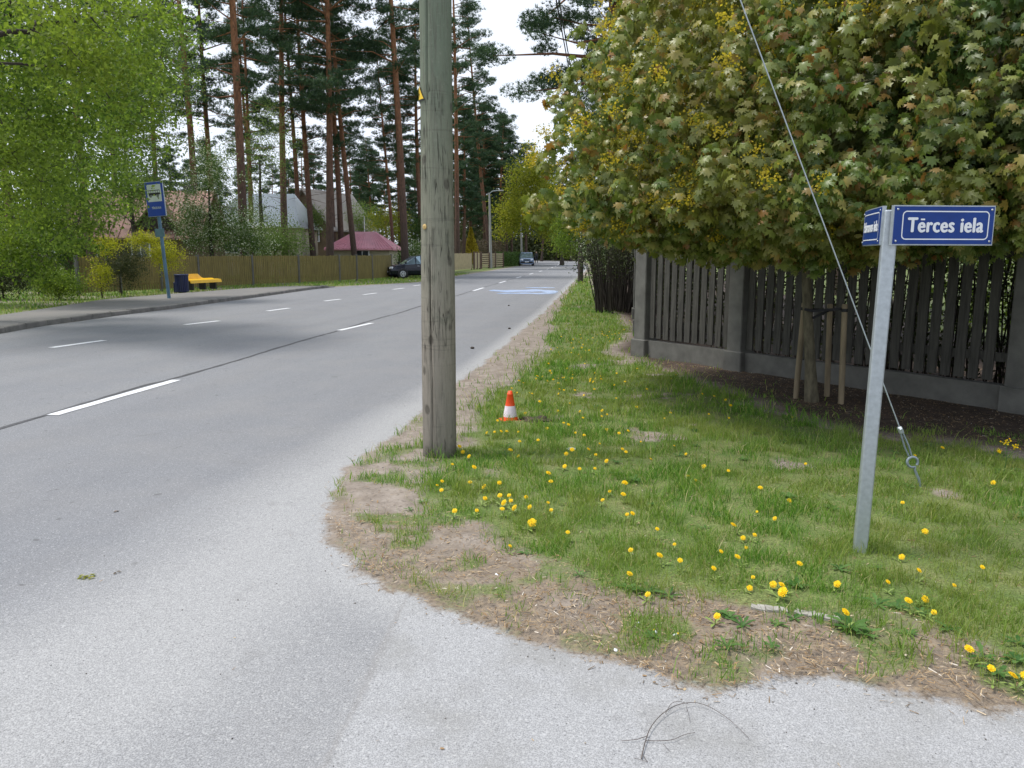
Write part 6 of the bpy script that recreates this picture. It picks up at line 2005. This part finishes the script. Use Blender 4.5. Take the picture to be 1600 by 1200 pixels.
# tall yellow mustard flower near the fence
mfl = empty('mustard_plant', G(1568, 742), 0, 'tall yellow-flowered weed standing before the fence at the right', 'plant')
mm = MB(); mm.tube([(0, 0, -.02), (0.01, 0, 0.14), (0.0, 0.01, 0.24)], [0.004, 0.003, 0.002], 6); mm.tube([(0.01, 0, .12), (0.06, 0, 0.2)], [0.002, 0.0015], 5); mm.tube([(0.01, 0, .1), (-0.05, 0, 0.17)], [0.002, 0.0015], 5)
vs, fs = rosette(np.random.RandomState(1), 9, 0.12, 0.02); mm.add(vs, fs, True); mm.build('stem', M['weed'], mfl)
mm = MB()
rr = random.Random(2)
for c_ in ((0, 0.01, 0.25), (0.06, 0, 0.205), (-0.05, 0, 0.175)):
    for k in range(16):
        q_ = Vector(c_) + Vector((rr.gauss(0, .011), rr.gauss(0, .011), rr.gauss(0, .011))); a = rr.uniform(0, 3)
        mm.add([q_ + Vector((math.cos(a) * .008, math.sin(a) * .008, 0)), q_ + Vector((0, 0, .008)), q_ - Vector((math.cos(a) * .008, math.sin(a) * .008, 0)), q_ - Vector((0, 0, .005))], [(0, 1, 2, 3)])
mm.build('flower_head', M['petal'], mfl)

# ------------------------------------------------------------------ MULCH, LITTER
rs = np.random.RandomState(12)
n = 150000
x = rs.uniform(-2.6, 5.2, n); y = 2.0 + 9.5 * rs.rand(n) ** 1.5
dr_ = sdist(x, y, ROAD); g = grassness(x, y)
pm = np.where(dr_ < 0, (1 - g) * (0.35 + 1.0 * np.clip(fbm(x, y, 0.5, 14) + 0.4, 0, 1)) + 0.10, np.clip(1 - dr_ / 0.12, 0, 1) * 0.22 + 0.0006)
pm *= np.where((x < -0.4) & (y > 4.5), 0.28, 1.0)
k = rs.rand(n) < pm
x, y, dr_ = x[k], y[k], dr_[k]; n = len(x)
a = rs.rand(n) * 2 * PI
ln = np.abs(rs.normal(0, 0.008, n)) + 0.004; ww_ = rs.uniform(0.0008, 0.0024, n) * np.where(rs.rand(n) < 0.06, 2.2, 1)
d = np.stack([np.cos(a), np.sin(a), rs.normal(0, .18, n)], -1)
T_CHIP = (np.array([(-.5, -1, 0), (.5, -1, 0), (.35, 1, 0.1), (-.45, .9, 0.05)], float), np.array([(0, 1, 2), (0, 2, 3)]))
Fr = frames(d, np.tile([0, 0, 1.0], (n, 1)) + rs.normal(0, .25, (n, 3)))
tv, tf = T_CHIP
sc3 = np.stack([ww_ * 2, ln, ln], -1)
zb_ = np.where(dr_ < 0, zground(x, y) + 0.003, 0.004)
P = np.stack([x, y, zb_], -1)
V = np.einsum('nij,nkj->nki', Fr, tv[None] * sc3[:, None, :]) + P[:, None, :]
Fc = (tf[None] + (np.arange(n) * 4)[:, None, None]).reshape(-1, 3)
o = np_mesh('wood_chips', V.reshape(-1, 3), Fc, M['chips']); tag(o, 'straw, bark and wood chips strewn on the bare earth', 'litter', kind='stuff')

rs = np.random.RandomState(99)
n = 60000
x = rs.uniform(-5, 5.0, n); y = 1.9 + 9 * rs.rand(n) ** 1.6
dr_ = sdist(x, y, ROAD)
pm = np.where(dr_ > 0, 0.008 + 0.30 * np.exp(-dr_ / 0.10), 0.12) * (1 - grassness(x, y)) * np.clip(0.6 + 1.6 * fbm(x, y, 0.3, 15), 0, 1.5)
k = rs.rand(n) < pm; x, y, dr_ = x[k], y[k], dr_[k]; n = len(x)
_ov = np.array([(1, 0, 0), (-1, 0, 0), (0, 1, 0), (0, -1, 0), (0, 0, 1), (0, 0, -.6)], float); _of = np.array([(0, 2, 4), (2, 1, 4), (1, 3, 4), (3, 0, 4), (2, 0, 5), (1, 2, 5), (3, 1, 5), (0, 3, 5)])
P = np.stack([x, y, np.where(dr_ < 0, zground(x, y) + 0.001, 0.002)], -1)
V, Fc = scatter((_ov, _of), P, frames(rs.normal(size=P.shape) * np.array([1, 1, .3])), 0.0016 + np.abs(rs.normal(0, 0.0019, n)))
o = np_mesh('gravel', V, Fc, leaf_mat('grit', [(0, (0.08, 0.075, 0.07)), (0.5, (0.24, 0.22, 0.2)), (1, (0.55, 0.53, 0.5))], 0.0, 0.8)); tag(o, 'loose grit gathered along the crumbling asphalt edge', 'gravel', kind='stuff')
# concrete edging fragment
mm = MB(); e0 = G(1172, 955); e1 = G(1240, 962); e2 = G(1312, 976)
rr = random.Random(6)
for (ea, eb, nn_) in ((e0, e1 - (e1 - e0) * 0.15, 5), (e1, e2, 6)):
    for k in range(nn_):
        qa = ea.lerp(eb, k / nn_); qb = ea.lerp(eb, (k + 0.97) / nn_)
        mm.quadbox(qa + Vector((0, rr.uniform(-.004, .004), rr.uniform(-.004, .006))), qb + Vector((0, rr.uniform(-.004, .004), rr.uniform(-.004, .006))), 0.05 + rr.uniform(-.012, .01), 0.05)
o = mm.build('edging_stone', simple('pale_edging', (0.36, 0.34, 0.30), 0.9, 0, 0.25, 20, 0.4, 80)); tag(o, 'buried pale concrete edging stone showing through the dirt below the sign post', 'edging stone')
# soil mound by cone
bm = bmesh.new(); bmesh.ops.create_icosphere(bm, subdivisions=4, radius=1)
mc = G(838, 660)
for v in bm.verts:
    q_ = v.co.copy(); r_ = 1 + 0.5 * float(fbm(q_.x + 3 * q_.z, q_.y, 0.35, 3))
    v.co = Vector((q_.x * 0.17 * r_, q_.y * 0.13 * r_, max(-0.02, q_.z * 0.055 * r_)))
me = bpy.data.meshes.new('soil_mound'); bm.to_mesh(me); bm.free()
for p in me.polygons: p.use_smooth = True
o = link_mesh('soil_mound', me, M['soilclod']); o.location = mc; tag(o, 'small heap of dark dug-up soil right beside the traffic cone', 'soil heap')
# litter scraps
def scrap(px, py, sz, label, col, seed):
    bm = bmesh.new(); bmesh.ops.create_icosphere(bm, subdivisions=2, radius=1)
    rr = random.Random(seed)
    for v in bm.verts: v.co = Vector((v.co.x * sz[0] * rr.uniform(.6, 1.1), v.co.y * sz[1] * rr.uniform(.6, 1.1), v.co.z * sz[2] * rr.uniform(.4, 1.2)))
    me = bpy.data.meshes.new('paper_scrap'); bm.to_mesh(me); bm.free()
    o = link_mesh('paper_scrap', me, col); p = G(px, py, 0.01); o.location = p + Vector((0, 0, 0.012)); o.rotation_euler = (0, 0, rr.uniform(0, 3)); tag(o, label, 'litter')
scrap(962, 1020, (.012, .008, .008), 'crumpled white paper scrap at the edge of the pale asphalt', M['white'], 1)
scrap(776, 901, (.014, .006, .005), 'white scrap on the bare earth left of the grass edge', M['white'], 2)
scrap(893, 704, (.05, .025, .015), 'whitish crumpled scrap in the grass behind the dandelions', M['white'], 3)
scrap(997, 977, (.008, .006, .005), 'tiny white scrap among the wood chips', M['white'], 4)
for i, (px, py, a) in enumerate(((1023, 998, 1.9), (1056, 1003, 0.6))):
    mm = MB(); dv = Vector((math.cos(a), math.sin(a), 0)); mm.tube([-dv * .014, dv * .003], 0.0038, 8)
    o = mm.build('cigarette_butt', M['white']); o.location = G(px, py) + Vector((0, 0, 0.035)); tag(o, ('upright-lying cigarette butt among the chips' if i == 0 else 'second cigarette butt to the right of the first, among the chips'), 'cigarette butt', 'cigarette butts')
    mm = MB(); mm.tube([dv * .003, dv * .012], 0.004, 8); mm.build('filter', M['yellowplate'], o)
# fallen leaf tuft on road
def pxpath(l, z=0.006): return [G(a, b, z) for a, b in l]
# fallen twig
tw = MB()
def arc(l, r0_, r1_, zs):
    pts = [G(a, b, 0) + Vector((0, 0, z)) for (a, b), z in zip(l, zs)]
    out = []
    for i in range(len(pts) - 1):
        for k in range(4): out.append(pts[i].lerp(pts[i + 1], k / 4))
    out.append(pts[-1])
    # smooth
    for _ in range(3):
        out = [out[0]] + [(out[i - 1] + out[i] * 2 + out[i + 1]) / 4 for i in range(1, len(out) - 1)] + [out[-1]]
    rad = [0.72 * (r0_ + (r1_ - r0_) * i / (len(out) - 1)) for i in range(len(out))]
    tw.tube(out, rad, 6)
lz = lambda n, h: [0.006 + h * math.sin(PI * i / (n - 1)) for i in range(n)]
arc([(1002, 1188), (1006, 1170), (1014, 1145), (1030, 1125), (1055, 1108), (1085, 1103), (1110, 1110), (1140, 1128), (1170, 1156)], 0.0028, 0.001, lz(9, 0.012))
arc([(1040, 1117), (1048, 1104), (1060, 1101), (1075, 1102)], 0.0016, 0.001, lz(4, 0.01))
arc([(971, 1160), (995, 1160), (1012, 1152)], 0.0013, 0.0016, lz(3, 0.004))
arc([(1008, 1160), (1050, 1162), (1068, 1152), (1086, 1147)], 0.0018, 0.001, lz(4, 0.005))
arc([(1003, 1180), (1009, 1190), (1012, 1193)], 0.0015, 0.001, lz(3, 0.002))
arc([(990, 1187), (1002, 1191), (1012, 1193)], 0.001, 0.001, lz(3, 0.002))
arc([(1036, 1165), (1042, 1172), (1048, 1178)], 0.001, 0.0008, lz(3, 0.002))
arc([(1072, 1106), (1076, 1120), (1078, 1130)], 0.001, 0.0008, lz(3, 0.003))
o = tw.build('twig', M['twig']); tag(o, 'thin curved dry twig lying on the pale asphalt', 'twig')
for i, (px, py, lab) in enumerate(((134, 903, 'withered yellow-green leaf cluster lying on the road'), (183, 800, 'small orange-brown bark flake on the road surface'), (180, 896, 'reddish pine needle pair on the road'))):
    rs = np.random.RandomState(40 + i); p = G(px, py)
    nn_ = (16, 3, 3)[i]; sp_ = (0.022, 0.004, 0.005)[i]
    P = np.zeros((nn_, 3)); P[:, 0] = rs.normal(0, sp_, nn_); P[:, 1] = rs.normal(0, sp_ * .6, nn_); P[:, 2] = 0.008
    d_ = rs.normal(size=(nn_, 3)); d_[:, 2] *= 0.2
    V, Fc = scatter(T_LEAF, P, frames(d_, np.tile([0, 0, 1.0], (nn_, 1))), rs.uniform(0.015, 0.035, nn_))
    o = np_mesh('fallen_leaf', V, Fc, (M['yellowgreen'], M['chips'], M['hedgebrown'])[i]); o.location = (p.x, p.y, 0.0); tag(o, lab, 'leaf')
for px, py, s in ((738, 545, 0.035), (796, 514, 0.03), (795, 430 + 48, 0.03)):
    bm = bmesh.new(); bmesh.ops.create_icosphere(bm, subdivisions=2, radius=s)
    rr = random.Random(px)
    for v in bm.verts: v.co = Vector((v.co.x * rr.uniform(.8, 1.2), v.co.y, v.co.z * .6))
    me = bpy.data.meshes.new('pine_cone'); bm.to_mesh(me); bm.free()
    o = link_mesh('pine_cone', me, M['bark_dark']); p = G(px, py); o.location = (p.x, p.y, s * 0.5); tag(o, {738: 'nearest dark pine cone lying on the road beside the wooden utility pole', 796: 'dark pine cone lying farther out on the right lane', 795: 'farthest small dark pine cone lying on the right lane'}[px], 'pine cone', 'pine cones on the road')

# no floating prototypes: unused variants removed
for v_ in range(6):
    for src in PV[v_]:
        if src.parent is None: bpy.data.objects.remove(src)
for v_ in range(4):
    for src in DP[v_]:
        if src.parent is None: bpy.data.objects.remove(src)
print('objects', len(bpy.data.objects), 'tris', sum(len(m_.polygons) for m_ in bpy.data.meshes))
